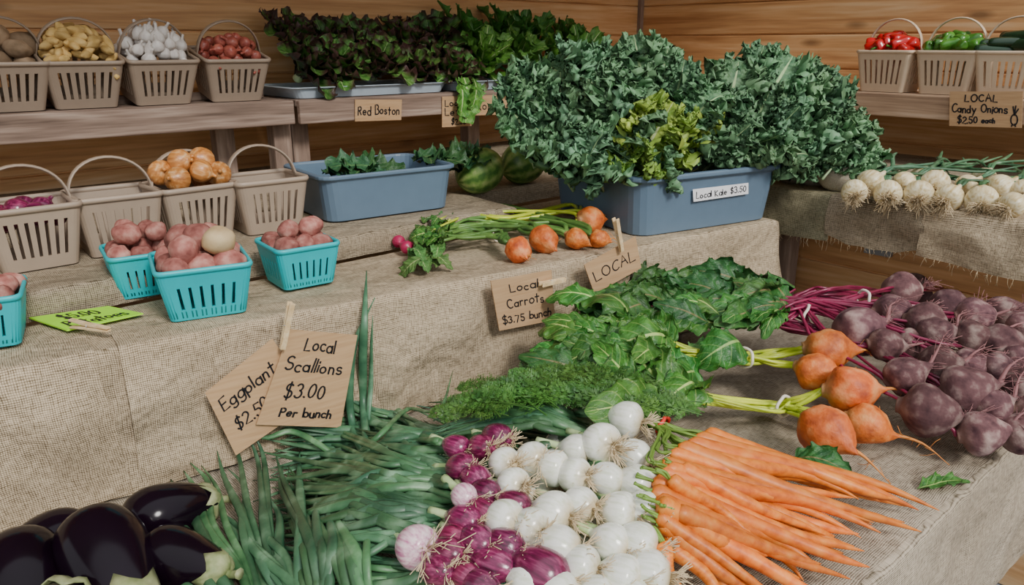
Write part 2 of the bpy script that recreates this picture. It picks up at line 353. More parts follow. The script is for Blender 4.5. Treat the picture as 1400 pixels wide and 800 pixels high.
# ---------------------------------------------------------------- room
WY, WX = 2.7, 3.26
mb = MB(); z = 0.0
while z < 2.5:
    mb.box((-2.2, WY, z + .003), (WX + .03, WY + .03, z + .137)); mb.box((-2.2, WY + .008, z - .004), (WX + .03, WY + .03, z + .004)); z += .14
bev(struct('wall_back', mb.mesh('wall_back', m_wallx, False)), .004)
mb = MB(); z = 0.0
while z < 2.5:
    mb.box((WX, -1.6, z + .003), (WX + .03, WY, z + .137)); mb.box((WX + .008, -1.6, z - .004), (WX + .03, WY, z + .004)); z += .14
bev(struct('wall_right', mb.mesh('wall_right', m_wally, False)), .004)
struct('floor', MB().box((-3, -3, -.1), (6, 3.2, 0)).mesh('floor', m_floor, False))
struct('unseen_shade_ceiling', MB().box((-2.2, 1.1, 2.5), (WX + .1, WY + .1, 2.56)).mesh('unseen_shade_ceiling', m_ceil, False))  # out of view; added to shade the back and soften the sky light
struct('trim_1', MB().box((WX - .022, WY - .022, 1.08), (WX, WY, 2.5)).mesh('trim', m_post, False))
# ---------------------------------------------------------------- shelves and tables
def shelf(label, x0, x1, y0, posts, mat=m_oldx, rail=.075):
    t = thing('wooden_shelf', label, 'shelf', Vector(((x0 + x1) / 2, WY - .17, ZU)))
    nb = 3; w = (WY - .005 - y0) / nb
    for i in range(nb):
        bev(pw('shelf_board', MB().box((x0, y0 + i * w + .002, ZU - .022), (x1, y0 + (i + 1) * w - .002, ZU)).mesh('shelf_board', mat, False), t), .003)
    bev(pw('front_rail', MB().box((x0, y0 - .022, ZU - rail), (x1, y0, ZU - .001)).mesh('front_rail', mat, False), t), .004)
    for px_, yy in posts:
        bev(pw('post', MB().box((px_ - .03, yy, ZL + .004), (px_ + .03, yy + .055, ZU - .024)).mesh('post', m_post, False), t), .003)
    return t
xj = aty(404, 150, 2.34).x
shelf('weathered board shelf carrying the four beige baskets on the back wall', -1.2, xj - .004, 2.36, [(aty(310, 200, 2.5).x, 2.5), (aty(388, 200, 2.40).x, 2.40)])
shelf('weathered board shelf under the lettuce trays on the back wall', xj + .004, 2.86, 2.34, [(xj + .05, 2.42), (2.0, 2.5)])
tag(bev(ob('wooden_batten', MB().box((-.6, 2.50, ZU + .001), (xj - .03, 2.535, ZU + .026)).mesh('wooden_batten', m_oldx, False)), .002), 'thin board propping up the backs of the upper beige baskets', 'board')
t = thing('wooden_shelf', 'brown board shelf on the right wall under the pepper baskets', 'shelf', Vector((3.08, .8, ZU)))
for i in range(2):
    bev(pw('shelf_board', MB().box((2.93 + i * .165, -1.2, ZU - .022), (2.93 + i * .165 + .161, 2.69, ZU)).mesh('shelf_board', m_oldy, False), t), .003)
bev(pw('front_rail', MB().box((2.905, -1.2, ZU - .08), (2.928, 2.30, ZU - .001)).mesh('front_rail', m_oldy, False), t), .004)
for yy in (.1, 1.9):
    pw('bracket', MB().box((2.93, yy, ZU - .06), (3.255, yy + .03, ZU - .024)).box((3.225, yy, ZU - .3), (3.255, yy + .03, ZU - .06)).mesh('bracket', m_oldy, False), t)
def frame_table(name, label, boxes, legs, ztop):
    t = thing(name, label, 'table', Vector(((boxes[0][0] + boxes[0][2]) / 2, (boxes[0][1] + boxes[0][3]) / 2, 0)))
    for b in boxes: pw('table_top', MB().box((b[0], b[1], ztop - .03), (b[2], b[3], ztop - .004)).mesh('table_top', m_oldx, False), t)
    for x, y, zb in legs: pw('leg', MB().box((x - .03, y - .03, zb), (x + .03, y + .03, ztop - .03)).mesh('leg', m_post, False), t)
    return t
frame_table('display_table', 'low table under the burlap holding onions, carrots and beets', [(-.75, .37, 2.05, 1.42)], [(-.65, .5, 0), (1.95, .5, 0), (-.65, 1.3, 0), (1.95, 1.3, 0)], ZT)
frame_table('display_riser', 'raised step on the table under the burlap with the kale tub', [(-.7, 1.43, 1.3, 1.49), (1.3, 1.2, 1.9, 1.68)], [(-.6, 1.46, ZT + .005), (1.85, 1.25, ZT + .005), (1.85, 1.64, 0), (.8, 1.42, ZT + .005)], ZR)
ct = frame_table('display_table', 'deep corner table along both walls with burlap over it', [(-1.15, 1.56, 1.35, 2.66), (1.35, 1.78, 3.2, 2.66), (2.18, -.95, 3.2, 1.78)], [(-1, 1.7, 0), (2.25, -.8, 0), (3.1, -.8, 0), (2.22, 1.2, 0)], ZL)
mb = MB(); z = 0.0
while z < .95:
    mb.box((2.30, -1.0, z + .003), (2.32, 1.9, z + .137)); mb.box((2.308, -1.0, z - .004), (2.32, 1.9, z + .004)); z += .14
bev(pw('front_panel', mb.mesh('front_panel', m_wally, False), ct), .004)
def drape(label, poly, z, drop, mat, amp=.008, seed=0):
    pts = []; n = len(poly); L = 0
    for i in range(n):
        a = Vector(poly[i]); b = Vector(poly[(i + 1) % n]); m = max(2, int((b - a).length / .02)); d = (b - a).normalized(); nr = Vector((d.y, -d.x))
        pa = (a - Vector(poly[i - 1])).normalized(); na = (Vector((pa.y, -pa.x)) + nr); na = na / max(na.length_squared / 2, .5)
        for k in range(m):
            pts.append((a.lerp(b, k / m), na if k == 0 else nr, L + (b - a).length * k / m))
        L += (b - a).length
    rows = [(.016, 0), (.008, -.001), (.002, -.005), (0, -.012)]
    mb = MB(); v = []; uv = []; nrow = 4 + 14; m = len(pts)
    for p, nr, l in pts:
        D = drop(p.x, p.y) if callable(drop) else drop
        for k in range(nrow):
            if k < 4: ins, zz = rows[k]
            else:
                f = (k - 3) / (nrow - 4); zz = -.012 - (D - .012) * f
                ins = -amp * (1 + 1.0 * noise.noise(Vector((l * 5 + seed, f * 1.2, seed))) + .8 * noise.noise(Vector((l * 14, f * 2, 3)))) * min(1, f * 2.5)
            q = p - nr * ins; v.append((q.x, q.y, z + zz)); uv.append((l, -zz))
    f = []
    for i in range(m - 1):
        j = i + 1
        for k in range(nrow - 1): f.append((i * nrow + k, i * nrow + k + 1, j * nrow + k + 1, j * nrow + k))
    i = m - 1
    for k in range(nrow - 1): f.append((i * nrow + k, i * nrow + k + 1, k + 1, k))
    mb.add(v, f, uv)
    tv = [(p - nr * .016) for p, nr, l in pts]
    mb.add([(q.x, q.y, z) for q in tv], [tuple(range(m))], [(q.x, q.y) for q in tv])
    return tag(ob('burlap_cloth', mb.mesh('burlap_cloth', mat)), label, 'cloth')
drape('coarse burlap over the low front table beneath the carrots', [(-.8, .34), (2.1, .34), (2.1, 1.45), (-.8, 1.45)], ZT, lambda x, y: .33 + .02 * noise.noise(Vector((x * 3, y * 3, 0))), m_burt, .016, 3)
drape('pale burlap over the raised step under kale tub and turquoise boxes', [(-.8, riser_y(-.8)), (1.965, 1.09), (1.985, 1.715), (1.36, 1.725), (1.36, 1.515), (-.8, 1.515)], ZR, .255, m_bur, .012, 8)
drape('dull burlap over the deep corner table behind', [(-1.2, 1.53), (1.37, 1.53), (1.385, 1.75), (2.14, 1.75), (2.14, -1.0), (3.24, -1.0), (3.24, 2.68), (-1.2, 2.68)], ZL, .05, m_bur2, .003, 5)
def patch(label, p0, p1, nrm, z, inset, drop, mat, amp=.012, seed=0, off=.006, fray=True, slant=0):
    p0 = Vector(p0); p1 = Vector(p1); nrm = Vector(nrm).normalized(); n = int((p1 - p0).length / .012) + 2; L = (p1 - p0).length; mb = MB(); v = []; uv = []
    d = (p1 - p0).normalized(); nr = 24
    for i in range(n + 1):
        t = i / n
        for k in range(nr + 1):
            w = slant * max(0, (k - 8) / 16)
            p = p0 + d * (L * t) + d * w * t
            if k <= 7: q = p - nrm * (inset * (1 - k / 7) - .001); zz = off + .003 * noise.noise(Vector((t * 9, k * .4, seed)))
            else:
                f = (k - 7) / (nr - 7); D = drop(t); zz = off * (1 - min(1, f * 6)) - D * f
                q = p + nrm * (off + amp * (.6 + noise.noise(Vector((t * L * 7 + seed, f * 1.3, seed))) + .5 * noise.noise(Vector((t * L * 18, f * 2, seed)))) * min(1, f * 3))
            v.append((q.x, q.y, z + zz)); uv.append((t * L + seed, (k - 7) * inset / 7 if k <= 7 else D * f))
    W = nr + 1
    mb.add(v, [(i * W + k, i * W + k + 1, (i + 1) * W + k + 1, (i + 1) * W + k) for i in range(n) for k in range(nr)], uv)
    o = tag(ob('burlap_cloth', mb.mesh('burlap_cloth', mat)), label, 'cloth')
    if fray:
        fb = MB()
        for i in range(int(L / .008)):
            j = R.randint(0, n); b = Vector(v[j * W + nr]); l = U(.005, .03)
            fb.tube([b, b + Vector((U(-.004, .004), U(-.004, .004), -l * .5)), b + Vector((U(-.008, .008), U(-.008, .008), -l))], .0006, 3, )
        pw('frayed_thread', fb.mesh('frayed_thread', m_root), o)
    return o
PX = 2.135
def dr(a, b, s): return lambda t: a + b * sin(pi * t) + .008 * noise.noise(Vector((t * 6, s, 0)))
patch('short light burlap flap hanging at the left of the candy onions', (PX, 1.62, 0), (PX, 1.02, 0), (-1, 0, 0), ZL, .25, dr(.125, .01, 1), m_bur3, .01, 1)
patch('middle burlap flap on the right table, darker and folded', (PX, 1.03, 0), (PX, .76, 0), (-1, 0, 0), ZL, .22, dr(.105, .02, 2), m_bur2, .014, 2, .009)
patch('broad tan burlap flap sagging at the right edge of the photo', (PX, .77, 0), (PX, -.3, 0), (-1, 0, 0), ZL, .25, dr(.115, .025, 3), m_bur, .016, 3, .012)
xs = onp(150, 600, RA, RN).x
pA = Vector((-.78, riser_y(-.78), 0)); pB = Vector((xs, riser_y(xs), 0))
patch('second burlap sheet lapped over the step at far left', pA, pB, RN, ZR, .085, lambda t: .25, m_bur, .024, 7, .006, False, .02)
patch('burlap sheet end beside the open seam on the step front', Vector((xs + .035, riser_y(xs + .035), 0)), Vector((1.2, riser_y(1.2), 0)), RN, ZR, .08, lambda t: .25, m_bur, .018, 12, .004, False)
tag(bev(ob('metal_bracket', MB().box((2.28, .90, .90), (2.298, .98, 1.045)).mesh('metal_bracket', m_metal, False)), .002), 'grey metal bracket under the right burlap flaps', 'bracket')
# ---------------------------------------------------------------- stroke lettering
def O(cx, cy, rx, ry, a=0, b=360, n=12): return [(cx + rx * cos(radians(a + (b - a) * i / n)), cy + ry * sin(radians(a + (b - a) * i / n))) for i in range(n + 1)]
S_ = O(.28, .76, .24, .24, 35, 270) + O(.28, .26, .27, .26, 90, -150)
P_ = [(0, 0), (0, 1), (.28, 1)] + O(.28, .76, .22, .24, 90, -90) + [(0, .52)]
G = {'L': [[(0, 1), (0, 0), (.5, 0)]], 'l': [[(0, 1), (0, 0)]], 'o': [O(.25, .27, .25, .27)], 'c': [O(.27, .27, .25, .27, 50, 310)],
     'a': [O(.25, .27, .25, .27), [(.5, .55), (.5, 0)]], 'S': [S_], 's': [O(.2, .41, .17, .14, 30, 270) + O(.2, .14, .19, .14, 90, -150)],
     'i': [[(0, .5), (0, 0)], [(0, .78), (0, .7)]], 'n': [[(0, .55), (0, 0)], O(.2, .33, .2, .22, 180, 0) + [(.4, 0)]],
     'm': [[(0, .55), (0, 0)], O(.16, .35, .16, .2, 180, 0) + [(.32, 0)], O(.48, .35, .16, .2, 180, 0) + [(.64, 0)]],
     'h': [[(0, 1), (0, 0)], O(.2, .33, .2, .22, 180, 0) + [(.4, 0)]], 'r': [[(0, .55), (0, 0)], O(.2, .33, .2, .2, 180, 50)],
     'u': [[(0, .55)] + O(.2, .2, .2, .2, 180, 360) + [(.4, .55)], [(.4, .55), (.4, 0)]], 'b': [[(0, 1), (0, 0)], O(.25, .27, .25, .27)],
     'd': [O(.25, .27, .25, .27), [(.5, 1), (.5, 0)]], 'p': [[(0, .55), (0, -.35)], O(.25, .27, .25, .27)],
     'g': [O(.25, .27, .25, .27), [(.5, .55), (.5, -.15)] + O(.27, -.15, .23, .2, 0, -150)], 't': [[(.2, .9), (.2, 0)], [(0, .6), (.42, .6)]],
     'e': [[(.02, .28), (.5, .28)] + O(.26, .27, .25, .27, 0, 310)], 'y': [[(0, .55), (.25, .1)], [(.5, .55), (.1, -.35)]],
     'k': [[(0, 1), (0, 0)], [(.4, .55), (0, .25), (.42, 0)]], 'P': [P_], 'R': [P_, [(.2, .52), (.52, 0)]],
     'B': [[(0, 0), (0, 1), (.25, 1)] + O(.25, .77, .2, .23, 90, -90) + O(.27, .27, .26, .27, 90, -90) + [(0, 0)]],
     'E': [[(.45, 1), (0, 1), (0, 0), (.48, 0)], [(0, .52), (.38, .52)]], 'C': [O(.35, .5, .35, .5, 50, 310)], 'A': [[(0, 0), (.3, 1), (.6, 0)], [(.12, .4), (.48, .4)]],
     'O': [O(.35, .5, .35, .5)], 'K': [[(0, 1), (0, 0)], [(.5, 1), (0, .45), (.52, 0)]], '$': [S_, [(.3, 1.15), (.26, -.15)]],
     '0': [O(.27, .5, .27, .5)], '2': [O(.27, .74, .25, .26, 160, -30) + [(0, 0), (.55, 0)]], '3': [O(.25, .76, .23, .24, 150, -90) + O(.25, .27, .27, .27, 90, -150)],
     '5': [[(.5, 1), (.08, 1), (.05, .56)] + O(.25, .3, .26, .3, 110, -150)], '7': [[(0, 1), (.5, 1), (.18, 0)]], '.': [[(0, .04), (.05, 0)]], ' ': []}
def strokes(text, x, y, h, w=None):
    out = []; tot = 0; lay = []
    for ch in text:
        g = G[ch]; gw = max([p[0] for s in g for p in s], default=.3)
        lay.append((g, tot)); tot += gw + .22
    k = h if w is None else w / max(tot - .22, .1)
    for g, gx in lay:
        jy = U(-.08, .08) * h; sk = U(-.04, .12); sz = U(.9, 1.1); rr = U(-.1, .1)
        for s in g: out.append([(x + (gx + (p[0] + sk * p[1]) * sz) * k, y + jy + (p[1] + rr * p[0]) * h * sz) for p in s])
    return out
def card(name, label, ct, px4, pt, nrm, lines, mat, ink=m_ink, thick=.0025, lw=.0022, extra=None, parent=None):
    TL, TR, BR, BL = [pt(*p) for p in px4]; nrm = nrm.normalized()
    c = (TL + TR + BR + BL) / 4
    def bl(u, v, o=0): return TL * (1 - u) * v + TR * u * v + BR * u * (1 - v) + BL * (1 - u) * (1 - v) + nrm * o
    v = []
    for o in (0, thick): v += [bl(0, 0, o), bl(1, 0, o), bl(1, 1, o), bl(0, 1, o)]
    me = MB().add(v, [(0, 3, 2, 1), (4, 5, 6, 7), (0, 1, 5, 4), (1, 2, 6, 5), (2, 3, 7, 6), (3, 0, 4, 7)]).mesh(name, mat, False)
    if parent: t = parent; o = pw(name, me, t)
    else:
        t = thing(name, label, ct, c); o = pw('card', me, t)
    W = (TR - TL).length; Hh = (TL - BL).length; mb = MB()
    ss = []
    for (txt, x, y, h, w) in lines: ss += strokes(txt, x, y, h, w)
    if extra: ss += extra
    for s in ss:
        P = [Vector((a * W, b * Hh)) for a, b in s]
        Lf = []
        for i, p in enumerate(P):
            d = (P[min(i + 1, len(P) - 1)] - P[max(i - 1, 0)]); d = d.normalized() if d.length > 1e-9 else Vector((1, 0)); n = Vector((-d.y, d.x)) * lw / 2
            e = d * (lw * .4) if i == len(P) - 1 else (-d * (lw * .4) if i == 0 else d * 0)
            Lf += [p + n + e, p - n + e]
        V = [bl(q.x / W, q.y / Hh, thick + .0006) for q in Lf]
        mb.add(V, [(2 * i, 2 * i + 1, 2 * i + 3, 2 * i + 2) for i in range(len(P) - 1)])
    me = mb.mesh('writing', ink, False)
    if parent: ob('writing', me, o)
    else: pw('writing', me, t)
    return t
def rp(off): return lambda x, y: onp(x, y, RA + RN * off, RN)
card('price_sign', 'cardboard sign reading Local Scallions $3.00 Per bunch', 'sign', [(396, 450), (488, 458), (465, 584), (350, 580)], rp(.050), RN,
     [('Local', .28, .80, .13, .42), ('Scallions', .10, .58, .13, .76), ('$3.00', .2, .30, .15, .5), ('Per bunch', .22, .10, .09, .62)], m_card, lw=.0032)
card('price_sign', 'tilted cardboard sign reading Eggplant behind the scallions sign', 'sign', [(280, 537), (372, 463), (430, 548), (322, 622)], rp(.042), RN,
     [('Eggplant', .10, .64, .16, .72), ('$2.50', .14, .30, .17, .42)], m_card, lw=.0030)
card('price_sign', 'cardboard sign reading Local Carrots $3.75 bunch', 'sign', [(670, 384), (753, 369), (758, 437), (682, 452)], rp(.044), RN,
     [('Local', .28, .72, .15, .45), ('Carrots', .2, .42, .17, .62), ('$3.75 bunch', .08, .12, .14, .84)], m_card, lw=.003)
card('price_sign', 'slanted cardboard sign reading LOCAL below the kale tub', 'sign', [(798, 362), (868, 323), (876, 366), (812, 402)], rp(.044), RN, [('LOCAL', .10, .34, .3, .80)], m_card, lw=.003)
NY = Vector((0, -1, 0)); NX = Vector((-1, 0, 0))
py_ = lambda x, y: aty(x, y, 2.314)
card('price_sign', 'small cardboard sign reading Red Boston on the lettuce shelf', 'sign', [(485, 136), (549, 136), (548, 164), (485, 166)], py_, NY, [('Red Boston', .06, .3, .4, .88)], m_card, lw=.0045)
card('price_sign', 'small cardboard sign reading Local Lettuce half behind the leaf', 'sign', [(604, 132), (644, 131), (644, 172), (604, 174)], py_, NY, [('Local', .1, .68, .2, .6), ('Lett', .1, .38, .22, .6), ('$2.50', .3, .08, .18, .5)], m_card, lw=.004)
card('price_sign', 'small cardboard sign reading Romaine beside the hanging leaf', 'sign', [(648, 131), (700, 129), (700, 156), (648, 158)], py_, NY, [('Romaine', .06, .3, .42, .88)], m_card, lw=.004)
def onion_doodle():
    return [[(x * .4 + .90, y * .5 + .12) for x, y in O(0, .2, .11, .3)], [(.90, .35), (.88, .58)], [(.90, .35), (.915, .6)], [(.90, .35), (.95, .52)], [(.88, .1), (.87, .04)], [(.91, .1), (.92, .04)]]
card('price_sign', 'cardboard sign reading LOCAL Candy Onions $2.50 each', 'sign', [(1299, 125), (1399, 125), (1397, 175), (1298, 172)], lambda x, y: atx(x, y, 2.90), NX,
     [('LOCAL', .22, .72, .2, .45), ('Candy Onions', .04, .40, .22, .76), ('$2.50', .12, .1, .18, .28), ('each', .46, .12, .14, .18)], m_card, lw=.0045, extra=onion_doodle())
card('price_sign', 'bright green card lying flat on the burlap step', 'sign', [(40, 436), (148, 420), (196, 430), (92, 453)], lambda x, y: at(x, y, ZR + .007), Z, [('$5.00', .25, .55, .3, .45), ('Potatoes', .12, .12, .3, .75)], m_green_card, lw=.004)
def clothespin(label, p0, p1, pt, nrm):
    a = pt(*p0); b = pt(*p1); t = thing('clothespin', label, 'clothespin', (a + b) / 2, 'wooden clothespins'); nrm = nrm.normalized()
    X = (b - a); L = max(X.length, .05); X = X.normalized(); Y = nrm.cross(X); M = Matrix((X, Y, nrm)).transposed().to_4x4(); M.translation = a
    for s in (-1, 1):
        mb = MB(); v = []
        for x, off, hh in ((0, .0065, .0028), (L * .4, .0035, .004), (L * .75, .003, .0038), (L, .0022, .002)):
            for dy, dz in ((-.0048, -1), (.0048, -1), (.0048, 1), (-.0048, 1)): v.append(Vector((x, dy, .008 + s * off + dz * hh * .6)))
        mb.add(v, [(4 * i + k, 4 * i + (k + 1) % 4, 4 * i + 4 + (k + 1) % 4, 4 * i + 4 + k) for i in range(3) for k in range(4)] + [(3, 2, 1, 0), (12, 13, 14, 15)])
        bev(pw('prong', mb.mesh('prong', m_pin, False), t, M), .0008)
    path = [Vector((L * .45 + .003 * cos(a_ / 3), -.0055 + .011 * a_ / 30, .008 + .0045 * sin(a_ / 3 * 2))) for a_ in range(31)]
    pw('spring', MB().tube(path, .0007, 5).mesh('spring', m_steel), t, M)
clothespin('wooden clothespin upright above the scallions sign', (396, 412), (384, 476), rp(.054), RN)
clothespin('wooden clothespin gripping the carrots sign sideways', (736, 388), (770, 381), rp(.049), RN)
clothespin('wooden clothespin upright over the slanted LOCAL sign', (838, 298), (847, 343), rp(.049), RN)
clothespin('wooden clothespin lying on the green card', (98, 448), (150, 457), lambda x, y: at(x, y, ZR + .012), Z)
# ---------------------------------------------------------------- containers
def ring(w, d, r, nside=1, cols=None):
    pts = []; flags = []
    cs = [(w / 2 - r, -d / 2 + r, -90, d - 2 * r), (w / 2 - r, d / 2 - r, 0, w - 2 * r), (-w / 2 + r, d / 2 - r, 90, d - 2 * r), (-w / 2 + r, -d / 2 + r, 180, w - 2 * r)]
    for ci, (cx, cy, a0, ln) in enumerate(cs):
        for k in range(5):
            a = radians(a0 + 90 * k / 4); pts.append(Vector((cx + r * cos(a), cy + r * sin(a)))); flags.append(False)
        nx = cs[(ci + 1) % 4]; a = radians(nx[2]); q = Vector((nx[0] + r * cos(a), nx[1] + r * sin(a))); p = pts[-1]
        n = nside
        if cols: n = cols[1] if ci in (0, 2) else cols[0]
        m = 2 * n + 1 if cols else 1
        tt = [0]
        if cols:
            for k in range(m): tt.append(tt[-1] + (1.5 if k % 2 == 0 else 1.0))
        else: tt = [0, 1]
        for k in range(1, m):
            pts.append(p.lerp(q, tt[k] / tt[-1])); flags.append(k % 2 == 1)
    return pts, flags
def slot_mesh(name, w, d, h, cols, mat, taper=.78, r=.015, s0=.2, s1=.8):
    pts, fl = ring(w, d, r, cols=cols); n = len(pts); mb = MB(); v = []
    for z in [0, s0 * h, s1 * h, h]:
        k = taper + (1 - taper) * z / h
        for p in pts: v.append((p.x * k, p.y * k, z))
    f = [tuple(range(n - 1, -1, -1))]
    for i in range(3):
        for k in range(n):
            if i == 1 and fl[k]: continue
            j = (k + 1) % n; f.append((i * n + k, i * n + j, (i + 1) * n + j, (i + 1) * n + k))
    return mb.add(v, f).mesh(name, mat, False), pts
def basket(label, M, w, d, h, mat, lean=.0, hh=.115, cols=(7, 6), group=None):
    t = thing('basket', label, 'basket', M, group)
    me, pts = slot_mesh('basket_body', w, d, h, cols, mat, .78)
    solid(ob('basket_body', me, t), .003)
    ob('rim', MB().tube([(p.x * 1.01, p.y * 1.01, h) for p in pts], .0045, 6, 1.5, closed=True, upr=Vector((0, 0, 1))).mesh('rim', mat), t)
    path = [Vector((-w / 2 * cos(pi * i / 18) * (1.02 if i in (0, 18) else .98), lean * sin(pi * i / 18), h - .012 + hh * sin(pi * i / 18) ** .8)) for i in range(19)]
    ob('handle', MB().tube(path, .010, 8, .32, side=(0, 1, 0)).mesh('handle', mat), t)
    return t
def qbox(label, P, rot, s=.148, h=.092):
    t = thing('berry_box', label, 'box', Matrix.Translation(P) @ Matrix.Rotation(rot, 4, 'Z'))
    me, pts = slot_mesh('box_body', s, s, h, (6, 6), m_turq, .8, .014, .22, .68); solid(ob('box_body', me, t), .0025)
    ob('rim', MB().tube([(p.x, p.y, h) for p in pts], .0035, 6, 1.6, closed=True, upr=Z).mesh('rim', m_turq), t)
    rb = MB()
    for k in range(0, len(pts)):
        p = pts[k]; rb.tube([(p.x * .81, p.y * .81, .004), (p.x * 1.0, p.y * 1.0, h)], .0016, 4)
    ob('rib', rb.mesh('rib', m_turq), t); return t
def tub(name, label, ct, M, rings, mat, r=.03):
    t = thing(name, label, ct, M); v = []; f = []; n = 0
    for w, d, z in rings:
        pts, _ = ring(w, d, min(r, w / 3, d / 3)); n = len(pts); v += [(p.x, p.y, z) for p in pts]
    for i in range(len(rings) - 1):
        for k in range(n): j = (k + 1) % n; f.append((i * n + k, i * n + j, (i + 1) * n + j, (i + 1) * n + k))
    f.append(tuple(range(n - 1, -1, -1))); f.append(tuple((len(rings) - 1) * n + k for k in range(n)))
    bev(ob('tub_body', MB().add(v, f).mesh('tub_body', mat, False), t), .0025, 2); return t
def tote_rings(w, d, h, k=.9): return [(w * k, d * k, 0), (w * .985, d * .985, h * .86), (w * 1.0, d * 1.0, h * .88), (w * 1.035, d * 1.045, h * .92), (w * 1.035, d * 1.045, h * .98), (w * 1.02, d * 1.03, h), (w * .98, d * .975, h), (w * .965, d * .955, h * .95), (w * k * .975, d * k * .97, .006)]
KD = (Vector((1.949, 1.105, 0)) - Vector((1.493, 1.202, 0))).normalized(); KP = Vector((-KD.y, KD.x, 0))
kc = Vector((1.493, 1.202, ZR + .002)) + KD * .235 + KP * .205
kM = Matrix.Translation(kc) @ Matrix.Rotation(atan2(KD.y, KD.x), 4, 'Z')
tote = tub('storage_tub', 'large grey blue plastic tub overflowing with curly kale', 'tub', kM, tote_rings(.50, .42, .155, .93), m_tote, .045)
ob('tub_handle', MB().box((-.275, -.06, .125), (-.258, .06, .137)).mesh('tub_handle', m_tote, False), tote)
fN = -KP; fP = kc - KP * (.21 * .975)
card('label_tape', '', '', [(947, 259), (1023, 250), (1023, 265), (948, 276)], lambda x, y: onp(x, y, fP + fN * .006, fN), fN, [('Local Kale $3.50', .05, .25, .5, .9)], m_tape, lw=.0026, thick=.0006, parent=tote)
b2p = at(548, 296, ZL)
t2 = tub('storage_tub', 'smaller grey blue tub of dark greens on the back table', 'tub', Matrix.Translation(Vector((b2p.x, b2p.y + .14, ZL + .004))) @ Matrix.Rotation(radians(-6), 4, 'Z'), tote_rings(.37, .27, .115, .92), m_tote, .035)
for i, lab in enumerate(('white plastic tray under the red lettuce heads', 'white plastic tray under the romaine lettuce')):
    w = .62 if i == 0 else .5
    xl = aty(395, 132, 2.38).x if i == 0 else xr + .02
    xr = xl + w
    tub('tray', lab, 'tray', Matrix.Translation(Vector((xl + w / 2, 2.51, ZU + .002))), tote_rings(w, .33, .035, .93), m_tray, .03)
T_ = Matrix.Translation
def RX(a): return Matrix.Rotation(radians(a), 4, 'X')
def RZ(a): return Matrix.Rotation(radians(a), 4, 'Z')
lowb = []
for px, py, lab in ((62, 372, 'beige slotted basket holding a few dark purple onions'), (180, 350, 'empty beige slotted basket between the onion baskets'), (285, 333, 'beige slotted basket heaped with yellow onions'), (385, 320, 'empty beige slotted basket next to the blue tub')):
    p = at(px, py, ZL); M = T_(Vector((p.x, p.y + .075, ZL + .004))) @ RZ(U(-4, 4)); lowb.append(M)
    basket(lab, M, .165, .145, .118, m_beige, .02, .085, group='beige baskets')
uppb = []
for px, py, lab in ((18, 148, 'beige basket of brown russet potatoes at the far left'), (122, 145, 'beige basket heaped with yellow fingerling potatoes'), (228, 141, 'beige basket heaped with white garlic'), (328, 138, 'beige basket heaped with small red shallots')):
    p = aty(px, py, 2.37); M = T_(Vector((p.x, 2.385, ZU + .004))) @ RZ(U(-3, 3)) @ RX(13) @ T_(Vector((0, .065, 0))); uppb.append(M)
    basket(lab, M, .195, .17, .125, m_beige, .0, .11, group='beige baskets')
rgtb = []
for px, py, lab in ((1200, 124, 'cream basket of glossy red peppers'), (1284, 125, 'cream basket of green peppers'), (1366, 126, 'cream basket of dark green zucchini')):
    p = atx(px, py, 2.93); M = T_(Vector((3.02, p.y, ZU + .003))) @ RZ(-90 + U(-3, 3)); rgtb.append(M)
    basket(lab, M, .20, .17, .14, m_cream, .0, .125, group='cream baskets')
bxs = []
for px, py, rot, lab in ((278, 425, -14, 'front turquoise box heaped with pink potatoes and one tan'), (198, 400, -8, 'turquoise box of pink potatoes behind the front one'), (408, 388, -4, 'turquoise box of pink potatoes nearest the scallion leaf'), (-22, 470, -14, 'turquoise box cut off by the left edge')):
    P = at(px, py, ZR); P.z = ZR + .008; P.x += .005; rot = radians(rot); bxs.append((P, rot, .158 if px == 278 else .130)); qbox(lab, P, rot, bxs[-1][2], .090 if px == 278 else .08)
# ---------------------------------------------------------------- small produce
def lump(seed, rx, ry, rz, n=14, amp=.1, fr=1.4):
    mb = MB(); prof = [(sin(pi * (i + .02) / (n + .04)), -cos(pi * (i + .02) / (n + .04))) for i in range(n + 1)]
    def fn(p):
        q = p * (1 + amp * noise.noise(p * fr + Vector((seed * 7.1, 0, 0)))); return Vector((q.x * rx, q.y * ry, q.z * rz))
    return mb.lathe(prof, 18, fn)
pot = [lump(i, .0265, .025, .030, amp=.15).mesh('potato', m_pot) for i in range(5)]
pott = lump(9, .027, .025, .031, amp=.12).mesh('potato', m_pott)
fing = [lump(i + 20, .0115, .0115, .024, amp=.22).mesh('fingerling', m_fing) for i in range(4)]
rus = [lump(i + 30, .032, .028, .04, amp=.2).mesh('russet', m_rus) for i in range(2)]
def bulbprof(r, zt=1.9, fl=.85): return sm([(r * .22, -r * fl), (r * .62, -r * fl * .86), (r * .95, -r * .38), (r, 0), (r * .86, r * .48), (r * .5, r * .88), (r * .24, r * 1.15), (r * .19, r * zt)])
garl = MB().lathe(bulbprof(.019, 2.0), 14, lambda p: Vector((p.x * (1 + .1 * cos(6 * atan2(p.y, p.x))), p.y * (1 + .1 * cos(6 * atan2(p.y, p.x))), p.z))).mesh('garlic', m_garl)
shal = MB().lathe(bulbprof(.018, 2.1), 14).mesh('shallot', m_shal)
def roundonion(r): return sm([(r * .12, -r * .9), (r * .6, -r * .78), (r * .95, -r * .35), (r, 0), (r * .93, r * .4), (r * .6, r * .78), (r * .22, r * 1.02), (r * .14, r * 1.35)])
yon = MB().lathe(roundonion(.0285), 18).mesh('yellow_onion', m_yon)
pon = MB().lathe(roundonion(.024), 16).mesh('purple_onion', m_ron)
